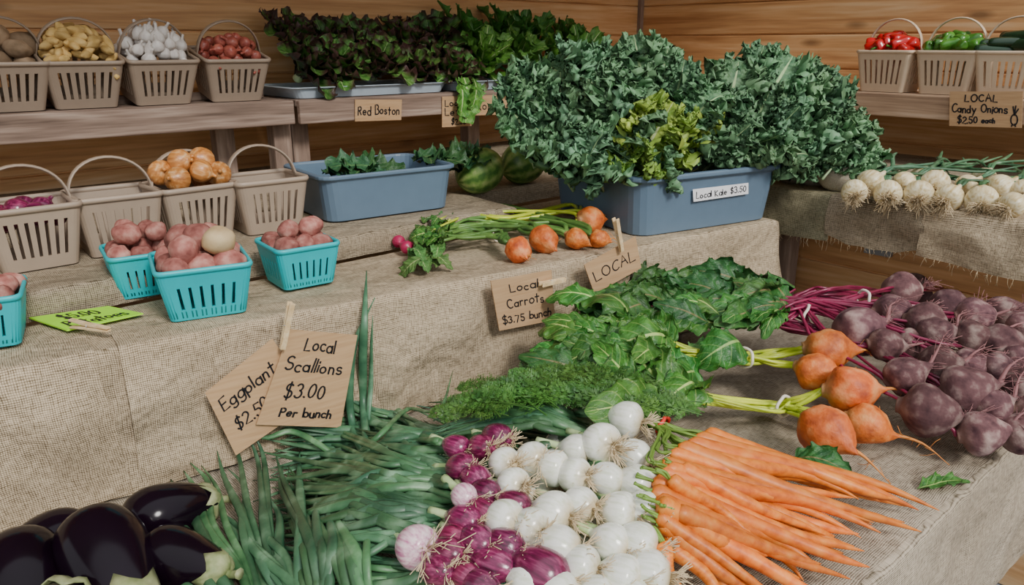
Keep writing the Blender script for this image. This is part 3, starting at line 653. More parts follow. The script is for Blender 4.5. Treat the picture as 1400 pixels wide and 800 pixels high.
def pepper_mesh(m):
    pr = sm([(.006, -.05), (.022, -.048), (.034, -.03), (.036, 0), (.038, .025), (.03, .042), (.012, .040), (.004, .034)])
    return MB().lathe([(a * .6, b * .75) for a, b in pr], 24, lambda p: Vector((p.x * (1 + .12 * cos(3 * atan2(p.y, p.x))) + 4 * p.z * p.z, p.y * (1 + .12 * cos(3 * atan2(p.y, p.x))), p.z))).mesh('pepper', m)
rpep = pepper_mesh(m_redp); gpep = pepper_mesh(m_grnp)
zmesh = MB().lathe(sm([(.004, -.06), (.016, -.055), (.02, -.03), (.02, .03), (.015, .055), (.008, .06)]), 14).mesh('zucchini', m_zuc)
pst = MB().tube([(0, 0, .026), (.006, 0, .038), (.012, 0, .046)], [.005, .0035, .004], 6).mesh('stem', m_grnp)
def rdir(flat=.4): return Vector((U(-1, 1), U(-1, 1), U(-flat, flat) + .02)).normalized()
def fill(M0, w, d, z0, dome, n, meshes, name, label, ct, group, r, stem=None, stand=False, layers=2, sep=1.5, dirf=None):
    got = []; tries = 0
    while len(got) < n and tries < 12000:
        tries += 1; x = U(-1, 1); y = U(-1, 1); q = x * x * .5 + y * y * .5
        lay = R.randrange(layers); z = z0 + dome * (1 - q) - lay * r * 1.5
        p = Vector((x * (w / 2 - r), y * (d / 2 - r), z))
        if any((p - g).length < r * sep for g in got): continue
        got.append(p)
    for p in got:
        zd = rdir(.4) if not stand else Vector((U(-.5, .5), U(-.5, .5), 1))
        if dirf: zd = dirf()
        M = M0 @ orient(p, zd, U(0, 6), U(.85, 1.1))
        if stem:
            t = thing(name, label, ct, M0 @ Matrix.Translation(p), group); pw('body', R.choice(meshes), t, M); pw('stem', stem, t, M)
        else: tag(ob(name, R.choice(meshes), None, M), label, ct, group)
fill(uppb[0], .175, .15, .125, .055, 8, rus, 'potato', 'brown russet potato in the far left basket', 'potato', 'russet potatoes', .032)
fill(uppb[1], .18, .16, .118, .08, 100, fing, 'fingerling_potato', 'small yellow fingerling potato heaped in a beige basket', 'potato', 'fingerling potatoes', .0115, layers=3, sep=1.25)
fill(uppb[2], .185, .165, .118, .075, 42, [garl], 'garlic_bulb', 'white garlic bulb heaped in a beige basket', 'garlic', 'garlic bulbs', .018, stand=True, layers=2, sep=1.4)
fill(uppb[3], .185, .165, .115, .06, 36, [shal], 'shallot', 'small red shallot heaped in a beige basket', 'shallot', 'red shallots', .018, layers=2, sep=1.4)
fill(lowb[0], .145, .125, .085, .025, 10, [pon], 'purple_onion', 'dark purple onion inside the lower left basket', 'onion', 'purple onions in the basket', .024, layers=1, sep=1.3)
fill(lowb[2], .175, .155, .118, .060, 11, [yon], 'yellow_onion', 'papery yellow onion heaped in a beige basket', 'onion', 'yellow onions', .028, layers=1, sep=1.55)
fill(rgtb[0], .17, .15, .140, .045, 20, [rpep], 'red_pepper', 'glossy red pepper in the cream basket', 'pepper', 'red peppers', .022, pst, layers=1, sep=1.15)
fill(rgtb[1], .17, .15, .140, .05, 20, [gpep], 'green_pepper', 'glossy green pepper in the cream basket', 'pepper', 'green peppers', .022, pst, layers=1, sep=1.15)
fill(rgtb[2], .17, .14, .140, .05, 10, [zmesh], 'zucchini', 'dark green zucchini in the cream basket at right edge', 'zucchini', 'zucchini', .025, layers=1, sep=1.1, dirf=lambda: Vector((1, U(-.4, .4), U(-.2, .2))))
def boxpot(b, n, lab, grp, tan=None):
    P, rot, s = b; M0 = Matrix.Translation(P) @ Matrix.Rotation(rot, 4, 'Z'); k = 0; e = s * .3; h = .088 if s > .14 else .08
    for layer, pts in ((0, [(x, y) for y in (-1, 0, 1) for x in (-1, 0, 1)]), (1, [(-.6, -.6), (.6, -.5), (-.5, .6), (.6, .6), (0, 0)])):
        for x, y in pts:
            if k >= n: return
            k += 1; p = Vector((x * e + U(-.005, .005), y * e + U(-.005, .005), h - .002 + layer * .036 + U(-.004, .004)))
            M = M0 @ orient(p, rdir(.5), U(0, 6), U(.92, 1.08) * (1 if s > .14 else .82))
            if tan is not None and k == tan: tag(ob('potato', pott, None, M0 @ orient(p + Vector((0, -.006, .006)), rdir(.3), 0, 1.05)), 'smooth tan potato among the pink ones in the front box', 'potato')
            else: tag(ob('potato', R.choice(pot), None, M), lab, 'potato', grp)
boxpot(bxs[0], 14, 'pink potato in the front turquoise box', 'pink potatoes in the front box', 11)
boxpot(bxs[1], 13, 'pink potato in the back left turquoise box', 'pink potatoes in the back left box')
boxpot(bxs[2], 11, 'pink potato in the right turquoise box', 'pink potatoes in the right box')
boxpot(bxs[3], 10, 'potato in the box cut off by the left edge', 'potatoes in the left edge box')
# ---------------------------------------------------------------- leaves
def leafmesh(name, mat, L=1, W=.3, nu=26, nv=12, prof=None, bend=.6, cup=.15, ruf=.2, rf=5, seed=0, jag=.1, wob=.03, curl=0, lobes=0, cf=16):
    r = random.Random(seed); x = z = 0; v = []; uv = []; ph = [r.uniform(0, 6) for _ in range(6)]
    b0 = -bend * .45
    for i in range(nu + 1):
        t = i / nu; ang = -(b0 + bend * t + .15 * sin(t * 5 + ph[4])); w = W * prof(t)
        if i: x += cos(ang) * L / nu; z += sin(ang) * L / nu
        T = Vector((cos(ang), 0, sin(ang))); N = Vector((-sin(ang), 0, cos(ang)))
        for j in range(nv + 1):
            s = 2 * j / nv - 1; a = abs(s); sg = 0 if s < 0 else 1
            n1 = noise.noise(Vector((t * 5, s * 1.5, seed * 3.1)))
            th = 2 * pi * rf * t + ph[sg] + 2.2 * n1
            d = w * ruf * a ** 1.8 * sin(th) + w * ruf * .5 * a ** 3 * sin(2.7 * th + ph[2 + sg])
            y = s * w * (1 + jag * sin(th * 1.3 + 1) * a + jag * .6 * sin(th * 3.1) * a + lobes * a * sin(2 * pi * 4.5 * t + ph[sg]))
            if curl:
                hf = Vector((t * cf, s * cf * .32, seed * 2.3)); nv3 = noise.noise_vector(hf) + .6 * noise.noise_vector(hf * 2.3)
                d += w * curl * a ** 1.5 * nv3.z; y += w * curl * .8 * a ** 2 * nv3.y; y *= (1 - .22 * a ** 4)
                tx = W * curl * .7 * a ** 2 * nv3.x * min(1, w / (W * .4))
            else: tx = 0
            p = Vector((x, 0, z)) + Vector((0, y, 0)) + N * (cup * w * a * a + d + .05 * w * n1) + T * (wob * a * a * cos(th) * min(1, w / (W * .3)) + tx)
            v.append(p); uv.append((t, j / nv))
    q = nv + 1
    return MB().add(v, [(i * q + j, (i + 1) * q + j, (i + 1) * q + j + 1, i * q + j + 1) for i in range(nu) for j in range(nv)], uv).mesh(name, mat)
def pf_beet(t): return .06 + .94 * max(0, sin(pi * min(1, max(0, t - .03) * 1.03))) ** .75 * (1.12 - .5 * t)
def pf_kale(t):
    if t < .24: return .06
    return .06 + max(0, sin(pi * ((t - .24) / .78) ** .9)) ** .55
def pf_let(t): return .25 + .75 * max(0, sin(pi * t ** 1.3 * .92)) ** .7
bl = [leafmesh('leaf', m_bleaf, W=.27 + .03 * (i % 3), nu=34, nv=14, prof=pf_beet, bend=.3 + .4 * i, cup=(.3, -.3, .4, -.35)[i % 4], ruf=.2, rf=3.6, seed=i, wob=.03, jag=.05, curl=.16, cf=7) for i in range(6)]
rl = [leafmesh('leaf', m_rleaf, W=.25 + .03 * (i % 3), nu=34, nv=14, prof=pf_beet, bend=.3 + .4 * i, cup=(.3, -.3, .4, -.35)[i % 4], ruf=.22, rf=3.6, seed=i + 40, wob=.03, jag=.05, curl=.16, cf=7) for i in range(5)]
kl = [[leafmesh('blade', mm, W=.25 + .04 * (i % 2), nu=130, nv=44, prof=pf_kale, bend=.2 + .45 * i, cup=(.4, .2, .6)[i % 3], ruf=.24, rf=8, seed=i + 80, jag=.05, wob=.03, curl=.72, lobes=.18, cf=27) for i in range(n)] for mm, n in ((m_kale, 6), (m_kale2, 3))]
stem_k = MB().tube([(0, 0, 0), (.1, 0, .018), (.25, 0, .045), (.4, 0, .06)], [.022, .02, .016, .009], 6).mesh('stem', plain('kale_stem', (.38, .50, .26), .5, .1))
def place_leaf(par, me, base, tip, nrm, wid=1.0, name='leaf'): return pw(name, me, par, along(base, tip, nrm, wid))
camdir = (-fw).normalized()
# ---------------------------------------------------------------- kale
def inpoly(x, y, P):
    c = False; j = len(P) - 1
    for i in range(len(P)):
        if (P[i][1] > y) != (P[j][1] > y) and x < (P[j][0] - P[i][0]) * (y - P[i][1]) / (P[j][1] - P[i][1]) + P[i][0]: c = not c
        j = i
    return c
def sample(P, n, dmin, xr, yr):
    out = []; k = 0
    while len(out) < n and k < 9000:
        k += 1; x = U(*xr); y = U(*yr)
        if inpoly(x, y, P) and all((x - a) ** 2 + (y - b) ** 2 > dmin ** 2 for a, b in out) and not (925 < x < 1045 and y > 178): out.append((x, y))
    return out
KL = [(684, 115), (700, 82), (760, 64), (800, 68), (850, 44), (915, 44), (945, 86), (1000, 118), (1030, 150), (1025, 195), (960, 212), (880, 226), (800, 208), (730, 206), (696, 185)]
KR = [(990, 78), (1040, 52), (1080, 56), (1100, 78), (1140, 82), (1160, 120), (1208, 172), (1192, 208), (1120, 230), (1060, 214), (1030, 190), (1005, 120)]
def kale(poly, n, dmin, opx, rad, grp, lab, yellow):
    o0 = kc + KD * opx[0] + KP * opx[1] + Z * opx[2]; dd = depth(o0)
    for (x, y) in sample(poly, n, dmin, (670, 1220), (40, 245)):
        d = ray(x, y); P = CAM + d * (dd / d.dot(fw)); q = min(1, (P - o0).length / rad); P = CAM + (P - CAM) * (1 - U(.08, .26) * sqrt(1 - q * q) / dd)
        dirv = (P - o0).normalized() + Z * U(.2, .9) + Vector((U(-.5, .5), U(-.5, .5), U(-.2, .2))); dirv.normalize()
        L = U(.16, .25); base = P - dirv * L
        base.z = max(base.z, ZR + .10)
        nrm = camdir * 1.0 + Z * .5 + Vector((U(-1.0, 1.0), U(-1.0, 1.0), U(-.5, .5)))
        yl = yellow(x, y); t = thing('kale_leaf', lab + (' with yellow green tone' if yl else ''), 'kale', base, grp + (' yellow green' if yl else ''))
        place_leaf(t, R.choice(kl[1 if yl else 0]), base, P + dirv * .02, nrm, U(1.0, 1.3), 'blade'); place_leaf(t, stem_k, base, P, nrm, 1, 'stem')
kale(KL, 88, 24, (-.08, .0, .16), .40, 'kale leaves left', 'curly kale leaf in the left heap over the grey blue tub', lambda x, y: 815 < x < 1015 and y > 125 and R.random() < .65)
kale(KR, 48, 25, (.20, -.02, .15), .34, 'kale leaves right', 'curly kale leaf in the right heap over the grey blue tub', lambda x, y: False)
# ---------------------------------------------------------------- lettuce
def lettuce(mat, seed, hgt=.2, nleaf=17, W=.32):
    ms = [leafmesh('x', None, W=W, nu=16, nv=10, prof=pf_let, bend=.9, cup=.5, ruf=.26, rf=3.5, seed=seed + k, wob=.03, curl=.25, cf=7) for k in range(3)]
    mb = MB(); r = random.Random(seed)
    for i in range(nleaf):
        f = i / nleaf; el = radians(25 + 60 * f); az = i * 2.4 + r.uniform(-.2, .2); L = hgt * (1 - .25 * f)
        X = Vector((cos(az) * cos(el), sin(az) * cos(el), sin(el))); Nn = Vector((-cos(az) * sin(el), -sin(az) * sin(el), cos(el)))
        M = along(Vector((0, 0, 0)), X * L, Nn * 1.0); me = ms[i % 3]
        mb.add([M @ v.co for v in me.vertices], [tuple(p.vertices) for p in me.polygons], [(k // 11 / 16, (k % 11) / 10) for k in range(len(me.vertices))])
    return mb.mesh('lettuce_leaves', mat)
lr = [lettuce(m_let, s) for s in (1, 5, 23)]; lm = [lettuce(m_rom, s, .24, 15, .22) for s in (9, 13)]
core = MB().lathe(sm([(.004, -.015), (.016, -.01), (.018, .01), (.008, .04)]), 10).mesh('core', m_stalk)
def head(px, py, y, meshes, zd, s, label, grp):
    P = aty(px, py, y); t = thing('lettuce_head', label, 'lettuce', P, grp); M = orient(P, zd, U(0, 6), s)
    pw('leaves', R.choice(meshes), t, M); pw('core', core, t, M)
for px in (405, 455, 508, 560, 606): head(px + U(-4, 4), 108 + U(-4, 4), 2.47, lr, (U(-.5, .5), -.75, .9), U(.85, .98), 'dark red tipped lettuce head in the front row', 'red lettuce front row')
for px in (395, 440, 490, 542, 590): head(px + U(-5, 5), 76 + U(-5, 5), 2.58, lr, (U(-.6, .6), -.5, 1), U(.8, .95), 'dark red tipped lettuce head in the back row', 'red lettuce back row')
for px in (655, 700, 745, 785): head(px + U(-4, 4), 100 + U(-4, 4), 2.49, lm, (U(-.3, .7), -.7, .8), U(.85, 1.0), 'green romaine head in the front row behind the kale', 'romaine front row')
for px in (620, 668, 715, 765): head(px + U(-5, 5), 74 + U(-5, 5), 2.59, lm, (U(-.6, .8), -.4, .9), U(.85, .95), 'green romaine head in the back row by the wall', 'romaine back row')
P = aty(636, 108, 2.34); t = thing('romaine_leaf', 'loose green romaine leaf hanging over the shelf edge', 'lettuce', P)
for dx, k in ((0, 0), (-10, 1), (12, 2)): place_leaf(t, leafmesh('leaf', m_rom, W=.26, nu=20, nv=10, prof=pf_let, bend=.8, cup=.3, ruf=.2, rf=4, seed=200 + k), aty(634 + dx, 106, 2.34), aty(640 + dx * .6, 168 - k * 8, 2.27), NY + Vector((U(-.3, .3), 0, .2)))
dk = [leafmesh('leaf', m_dleaf, W=.3, nu=20, nv=10, prof=pf_let, bend=.9, cup=.4, ruf=.3, rf=4, seed=300 + k) for k in range(3)]
for i, (x, y, n) in enumerate(((492, 236, 7), (612, 224, 12))):
    for k in range(n):
        P = aty(x + U(-28, 36 if i else 28), y + U(-12 if i else -8, 6), b2p.y + .14 + U(-.05, .06)); a = U(0, 6.28); L = U(.10, .16)
        t = thing('green_leaf', 'dark green leaf lying in the %s end of the small tub' % ('left', 'right')[i], 'greens', P, 'dark greens %s' % ('left', 'right')[i])
        place_leaf(t, R.choice(dk), P - Vector((cos(a), sin(a), -.1)) * L / 2, P + Vector((cos(a), sin(a), .1)) * L / 2, Z + camdir * .5, 1, 'blade')
mm = MB().lathe([(sin(pi * (i + .01) / 20.02), -cos(pi * (i + .01) / 20.02)) for i in range(21)], 32).mesh('rind', m_mel)
for px, py, lab in ((674, 268, 'striped watermelon right of the small tub'), (733, 254, 'striped watermelon half hidden behind the kale')):
    p = at(px, py, ZL); r = .066; P = p + Vector((0, .06, r)); t = thing('watermelon', lab, 'watermelon', P); pw('rind', mm, t, orient(P, (.9, -.2, .35), 0, (r, r, r * 1.15)))
    pw('stem', MB().tube([(0, 0, .98), (.03, 0, 1.1), (.08, 0, 1.15)], .04, 6).mesh('stem', m_cal), t, orient(P, (.9, -.2, .35), 0, (r, r, r * 1.15)))
sq = lump(60, 1, 1, .85, 18, .08).mesh('rind', m_squ)
for px, py, r, lab in ((1068, 250, .06, 'brownish pale squash right behind the kale tub'), (1096, 254, .055, 'middle pale squash behind the kale tub'), (1132, 262, .065, 'pale squash nearest the candy onions')):
    p = at(px, py + 4, ZL); P = p + Vector((.06, .0, r * .85)); t = thing('squash', lab, 'squash', P); pw('rind', sq, t, orient(P, Z, U(0, 6), r)); pw('stem', MB().tube([(0, 0, .8), (.03, 0, 1.0)], .1, 6).mesh('stem', m_cal), t, orient(P, Z, 0, r))
# ---------------------------------------------------------------- onions
def hairs(n, L, r0, seed, z0, th=.0005):
    mb = MB(); rr = random.Random(seed)
    for i in range(n):
        a = rr.uniform(0, 6.28); q = rr.uniform(0, r0); d = Vector((cos(a) * .7, sin(a) * .7, -1)) * rr.uniform(.5, 1) * L; p = Vector((cos(a) * q, sin(a) * q, z0))
        mb.tube([p, p + d * .4 + Vector((rr.uniform(-1, 1), rr.uniform(-1, 1), 0)) * L * .1, p + d + Vector((rr.uniform(-1, 1), rr.uniform(-1, 1), rr.uniform(-.3, .6))) * L * .35], th, 3)
    return mb.mesh('roots', m_root)
def bulbs(mat, r=.030, el=1): return [MB().lathe([(a, b * el) for a, b in bulbprof(r * k, 1.6, fl)], 26, lambda p: p * (1 + .015 * noise.noise(p * 30))).mesh('bulb', mat) for k, fl in ((1, .9), (.92, 1.05), (1.04, .82))]
bw = bulbs(m_won, .029); brd = bulbs(m_ron, .026, 1.35); bpale = bulbs(m_ronw)
rh = [hairs(50, .028, .007, s, -.024, .0007) for s in range(3)]; rhl = [hairs(40, .055, .007, s + 9, -.022, .0007) for s in range(2)]
UPR = (camdir * .8 + Z * .6).normalized()
def leafpath(pts, w0, w1):
    P = cat(pts, 5); n = len(P); rad = []; fl = []
    for i in range(n):
        t = i / (n - 1); rad.append((w0 + (w1 - w0) * min(1, t * 3)) * (1 if t < .6 else max(.08, (1 - t) / .4) ** .8)); fl.append(.95 - .5 * min(1, t * 2.2))
    return P, rad, fl
def onion(px, py, tgt, bulbset, label, grp, rs=None, off=.022, nl=3, s=None, stalk=m_stalk):
    s = s or U(.84, 1.08); P = hit(px, py, off)
    T = hit(tgt[0], tgt[1], off + .01); d = (T - P); d.z += U(-.02, .03); d = d.normalized() - camdir * U(-.05, .45) + Z * U(-.15, .25) + rt * U(-.3, .15); d.normalize()
    t = thing('spring_onion', label, 'onion', P, grp); M = orient(P, d, U(0, 6), s)
    pw('bulb', R.choice(bulbset), t, M); pw('roots', R.choice(rs or rh), t, M)
    nk = P + d * .044 * s; nk2 = P + d * .075 * s
    pw('stalk', MB().tube(cat([nk - d * .012, nk, nk2], 3), [.0062, .0062, .006, .006, .006, .006, .006], 8).mesh('stalk', stalk), t)
    mb = MB()
    for k in range(nl):
        dx, dy = U(-35, 35), U(-38, 38); o = U(.0, .02)
        q = [nk, nk2 + Vector((U(-.004, .004), U(-.004, .004), U(-.012, -.004)))]
        def wp(x, y, oo): return hit(x, y, oo - (.045 if x > 585 else 0))
        x0, y0 = px + (tgt[0] - px) * .45, py + (tgt[1] - py) * .45
        q += [wp(x0 + dx * .3, y0 + dy * .35, o + .004), wp(px + (tgt[0] - px) * .75 + dx * .6, py + (tgt[1] - py) * .75 + dy * .7, o + .006), wp(tgt[0] + dx, tgt[1] + dy, o)]
        P_, rad, fl = leafpath(q, .005, U(.0055, .008)); mb.tube(P_, rad, 8, fl, upr=UPR + Vector((U(-.3, .3), U(-.3, .3), 0)))
    pw('leaves', mb.mesh('leaves', m_oleaf), t)
WH = [(857, 574), (822, 606), (866, 624), (786, 650), (728, 628), (765, 612, 1), (828, 655), (872, 664), (792, 690), (690, 634), (702, 664), (745, 660, 1), (757, 702), (728, 722), (762, 748), (830, 700, 1), (848, 700), (880, 700), (835, 742), (872, 745), (690, 712), (795, 775), (825, 778, 1), (850, 790), (885, 785), (795, 735, 1), (716, 690, 1), (850, 635, 1), (745, 780, 1), (722, 795), (700, 755, 1), (862, 825), (762, 812), (815, 820), (788, 616), (845, 600, 1), (757, 640)]
for o in WH:
    x, y = o[0], o[1]; deep = len(o) > 2
    tgt = (x - U(190, 270), y - U(20, 60)) if y < 640 else (x - U(230, 330), y - U(20, 110))
    onion(x, y, tgt, bw, 'round white spring onion bulb %s of the front heap' % ('deep inside the middle' if deep else 'on top'), 'white spring onions %s' % ('underneath' if deep else 'on top'), off=-.014 if deep else (.045 if y < 612 else .028), nl=2 if deep else 3, s=U(.86, 1.08) if not deep else .92)
RD_ = [(625, 612), (632, 640), (658, 612), (650, 655), (664, 675), (662, 702), (636, 712), (652, 742), (690, 748), (598, 780), (636, 788), (612, 757), (740, 785), (675, 772), (680, 600), (705, 690), (620, 735), (655, 800)]
for i, (x, y) in enumerate(RD_):
    tgt = (x - U(160, 230), y - U(10, 70))
    onion(x, y, tgt, brd, 'dark purple spring onion left of the white bulbs', 'purple spring onions', off=.03, nl=3, s=U(.68, .92) if (x, y) != (740, 785) else 1.2)
for x, y in ((570, 748), (634, 678)):
    onion(x, y, (x - 130, y - 60), bpale, 'pale pink streaked spring onion, the %s one' % ('lower left, larger' if x == 570 else 'smaller, among purple bulbs'), None, rhl, .04, 4, .95 if x == 570 else .65)
def scallion(base, waypts, label, grp, w=.010, offs=(.03, .045, .03, .02), b0=.03):
    P = hit(base[0], base[1], b0); t = thing('scallion', label, 'scallion', P, grp); mb = MB()
    for wp in waypts:
        q = [P + Vector((U(-.004, .004), U(-.004, .004), 0))] + [hit(x + U(-3, 3), y + U(-3, 3), o) for (x, y), o in zip(wp, offs)]
        P_, rad, fl = leafpath(q, .0055, w * U(.65, 1.1)); mb.tube(P_, rad, 8, fl, upr=UPR + Vector((U(-.3, .3), U(-.3, .3), 0)))
    pw('leaves', mb.mesh('leaves', m_oleaf), t)
    d = (hit(*waypts[0][0], .03) - P).normalized(); pw('stalk', MB().tube([P - d * .04, P - d * .01, P + d * .02], [.006, .006, .006], 8).mesh('stalk', m_stalk), t)
LS = 'scallion with dark green blades fanning out left of the heap'
for i, (bx, by, tx, ty) in enumerate([(350, 840, 262, 612), (370, 845, 300, 608), (385, 850, 340, 605), (330, 850, 250, 655), (405, 850, 372, 635), (420, 850, 352, 690), (430, 840, 410, 650), (450, 850, 300, 700), (300, 860, 215, 740), (350, 860, 240, 735), (440, 850, 430, 655), (470, 860, 395, 640), (500, 860, 440, 680), (520, 850, 470, 700)]):
    wps = []
    for k in range(3):
        ex, ey = tx + U(-30, 30), ty + U(-22, 45); wps.append([(bx + (ex - bx) * f + U(-10, 10), by + (ey - by) * f) for f in (.3, .6, .85, 1)])
    scallion((bx, by), wps, LS, 'scallions fanned left', .0080)
scallion((505, 640), [[(496, 560), (494, 490), (498, 430), (503, 372)], [(484, 585), (476, 530), (488, 470), (512, 408)], [(500, 590), (506, 530), (510, 470), (508, 430)]], 'scallion with tall blades standing up against the burlap', None, .0080, (.037, .037, .037, .037), .0)
scallion((470, 640), [[(440, 610), (400, 590), (360, 600), (330, 560)], [(520, 590), (560, 560), (600, 560), (622, 505)]], 'scallion with two crossing blades below the scallions sign', None, .006, (.04, .04, .04, .035), .0)
LG = 'scallion lying sideways in the green middle of the heap'
for i in range(40):
    bx, by = U(585, 630), U(590, 745); ex, ey = bx - U(150, 250), by + U(-40, 50) - (20 if by < 650 else 0)
    wps = [[(bx + (ex - bx) * f, by + (ey - by) * f + sin(f * 3) * U(-18, 6)) for f in (.25, .5, .78, 1)] for _ in range(4)]
    for wp in wps: dy = U(-34, 34); wp[:] = [(x, y + dy * j / 2.2) for j, (x, y) in enumerate(wp)]
    a = .011 * (i % 3)
    scallion((bx, by), wps, LG, 'scallions lying sideways', .0074, (a + .004, a + .014, a + .010, .008), -.01)
for i in range(20):
    bx, by = U(770, 820), U(572, 600); ex, ey = U(585, 640), U(548, 600)
    scallion((bx, by), [[(bx + (ex - bx) * f, by + (ey - by) * f - 18 * sin(pi * f) + U(-8, 6)) for f in (.25, .5, .78, 1)] for _ in range(2)], 'scallion lying behind the white bulbs toward the carrot tops', 'scallions behind the bulbs', .0078, (.035, .035, .025, .02), -.01)
# ---------------------------------------------------------------- carrots
def carrot_mesh(seed):
    r = random.Random(seed); mb = MB(); a, b, p = r.uniform(-1, 1), r.uniform(-1, 1), r.uniform(0, 6); n = 40; v = []; f = []; ns = 16; bl_ = r.uniform(.45, .68)
    for i in range(n + 1):
        t = i / n; rr = min(1, (t + .004) / .035) ** .5 * (1 - bl_ * t / .78) if t < .78 else (1 - bl_) * (1 - (t - .78) / .22) ** .8 + .045
        rr *= 1 + .05 * noise.noise(Vector((t * 11, seed, 0)))
        cy = a * 3.2 * sin(t * 3.1) * t + .6 * sin(t * 7 + p) * t; cz = b * .8 * sin(t * 3.3) * t
        for k in range(ns): an = 2 * pi * k / ns; v.append((t, cy + rr * cos(an), cz + rr * sin(an)))
    for i in range(n):
        for k in range(ns): f.append((i * ns + k, i * ns + (k + 1) % ns, (i + 1) * ns + (k + 1) % ns, (i + 1) * ns + k))
    f.append(tuple(range(ns))[::-1]); f.append(tuple(n * ns + k for k in range(ns)))
    return mb.add(v, f).mesh('root', m_car)
cms = [carrot_mesh(i) for i in range(10)]
def frond_mesh(seed):
    r = random.Random(seed); mb = MB(); zc = lambda t: .12 * sin(t * 2.4)
    mb.tube([(t / 8, 0, zc(t / 8)) for t in range(9)], [.008 * (1.1 - t / 8) for t in range(9)], 4)
    for i in range(9):
        t = .22 + .78 * i / 9
        for sd in (-1, 1):
            L = .30 * (1 - t * .72) * r.uniform(.8, 1.1); an = radians(r.uniform(38, 56)); b = Vector((t, 0, zc(t))); d = Vector((cos(an), sd * sin(an), r.uniform(-.35, .35)))
            mb.tube([b, b + d * L], .003, 3)
            for j in range(1, 8):
                q = b + d * L * j / 7
                for s2 in (-1, 1):
                    a2 = an * sd + s2 * radians(48); e = Vector((cos(a2), sin(a2), r.uniform(-.4, .4))); l2 = .075 * (1.15 - j / 8) * r.uniform(.8, 1.3); sdv = Vector((-sin(a2), cos(a2), r.uniform(-.3, .3)))
                    mb.add([q, q + e * l2 * .55 + sdv * l2 * .2, q + e * l2, q + e * l2 * .5 - sdv * l2 * .2], [(0, 1, 2, 3)])
    return mb.mesh('frond', m_frond, False)
frs = [frond_mesh(i) for i in range(4)]
CAR = [(950, 598, 1288, 690, 5), (962, 594, 1215, 672, 4), (940, 606, 1252, 700, 5), (926, 612, 1278, 728, 5), (916, 620, 1150, 690, 5), (905, 632, 1208, 716, 5), (900, 646, 1192, 736, 6), (893, 658, 1165, 765, 6), (912, 640, 1110, 700, 7), (890, 672, 1160, 788, 6), (895, 686, 1128, 790, 6), (905, 700, 1142, 806, 5), (900, 716, 1105, 812, 5), (918, 730, 1070, 822, 4), (904, 742, 962, 818, 4),
       (970, 604, 1170, 668, 2), (930, 630, 1190, 690, 2), (930, 660, 1180, 720, 2), (925, 685, 1140, 760, 1), (960, 640, 1235, 712, 2), (950, 700, 1090, 790, 1), (980, 670, 1150, 735, 1), (935, 720, 1010, 830, 1), (985, 612, 1230, 684, 1), (900, 690, 1060, 770, 7), (910, 725, 1030, 830, 3), (945, 655, 1160, 742, 3),
       (1000, 690, 1150, 755, 1), (960, 720, 1095, 800, 1), (940, 742, 1030, 840, 1), (970, 655, 1175, 728, 1), (898, 705, 1050, 800, 6), (920, 750, 1000, 850, 2),
       (930, 640, 1140, 735, 7), (935, 668, 1195, 745, 4), (915, 655, 1060, 752, 8), (960, 625, 1180, 678, 4), (925, 700, 1120, 770, 7)]
for i, (a, b, c, d, lv_) in enumerate(CAR):
    A = hit(a, b, .006 + .008 * lv_); Bp = hit(c + U(-20, 20), d + U(-12, 12), .005 + .003 * lv_); big = lv_ >= 3
    t = thing('carrot', 'long orange carrot %s' % ('on top of the fanned pile, tip toward the right' if big else 'lying low beneath the fanned pile'), 'carrot', A, 'carrots on top' if big else 'carrots beneath')
    M = along(A, Bp, Z, 1, U(.0115, .0165)); pw('root', cms[i % 10], t, M)
    dv = (A - Bp).normalized(); mb = MB()
    if b < 645 and lv_ < 6:
        K1 = hit(905 + U(-8, 8), 583 + U(-5, 5), .035); E = hit(850 + U(-60, 10), 545 + U(-15, 10), U(.03, .05))
        pts = [A - dv * .004, A + dv * .02, K1, E]
    else: pts = [A - dv * .004, A + dv * .012, A + dv * .024]
    for k in range(3): mb.tube(cat([p + Vector((U(-.003, .003), U(-.003, .003), U(-.002, .004))) for p in pts], 4), .0021, 5)
    pw('stem', mb.mesh('stem', m_cstem), t)
    if len(pts) == 4:
        for k in range(9):
            x = U(650, 945); ylo = 496 + max(0, (760 - x)) * .18 + max(0, x - 850) * .35; E2 = hit(x + 30, U(ylo + 8, min(570, ylo + 65)), U(.03, .07)); T2 = hit(x - U(60, 110), U(ylo, ylo + 60), U(.03, .06))
            d2 = (T2 - E2).normalized() * U(.10, .15); place_leaf(t, frs[(i + k) % 4], E2, E2 + d2, Z + camdir * .8 + Vector((U(-.4, .4), U(-.4, .4), 0)), 1.1, 'frond')
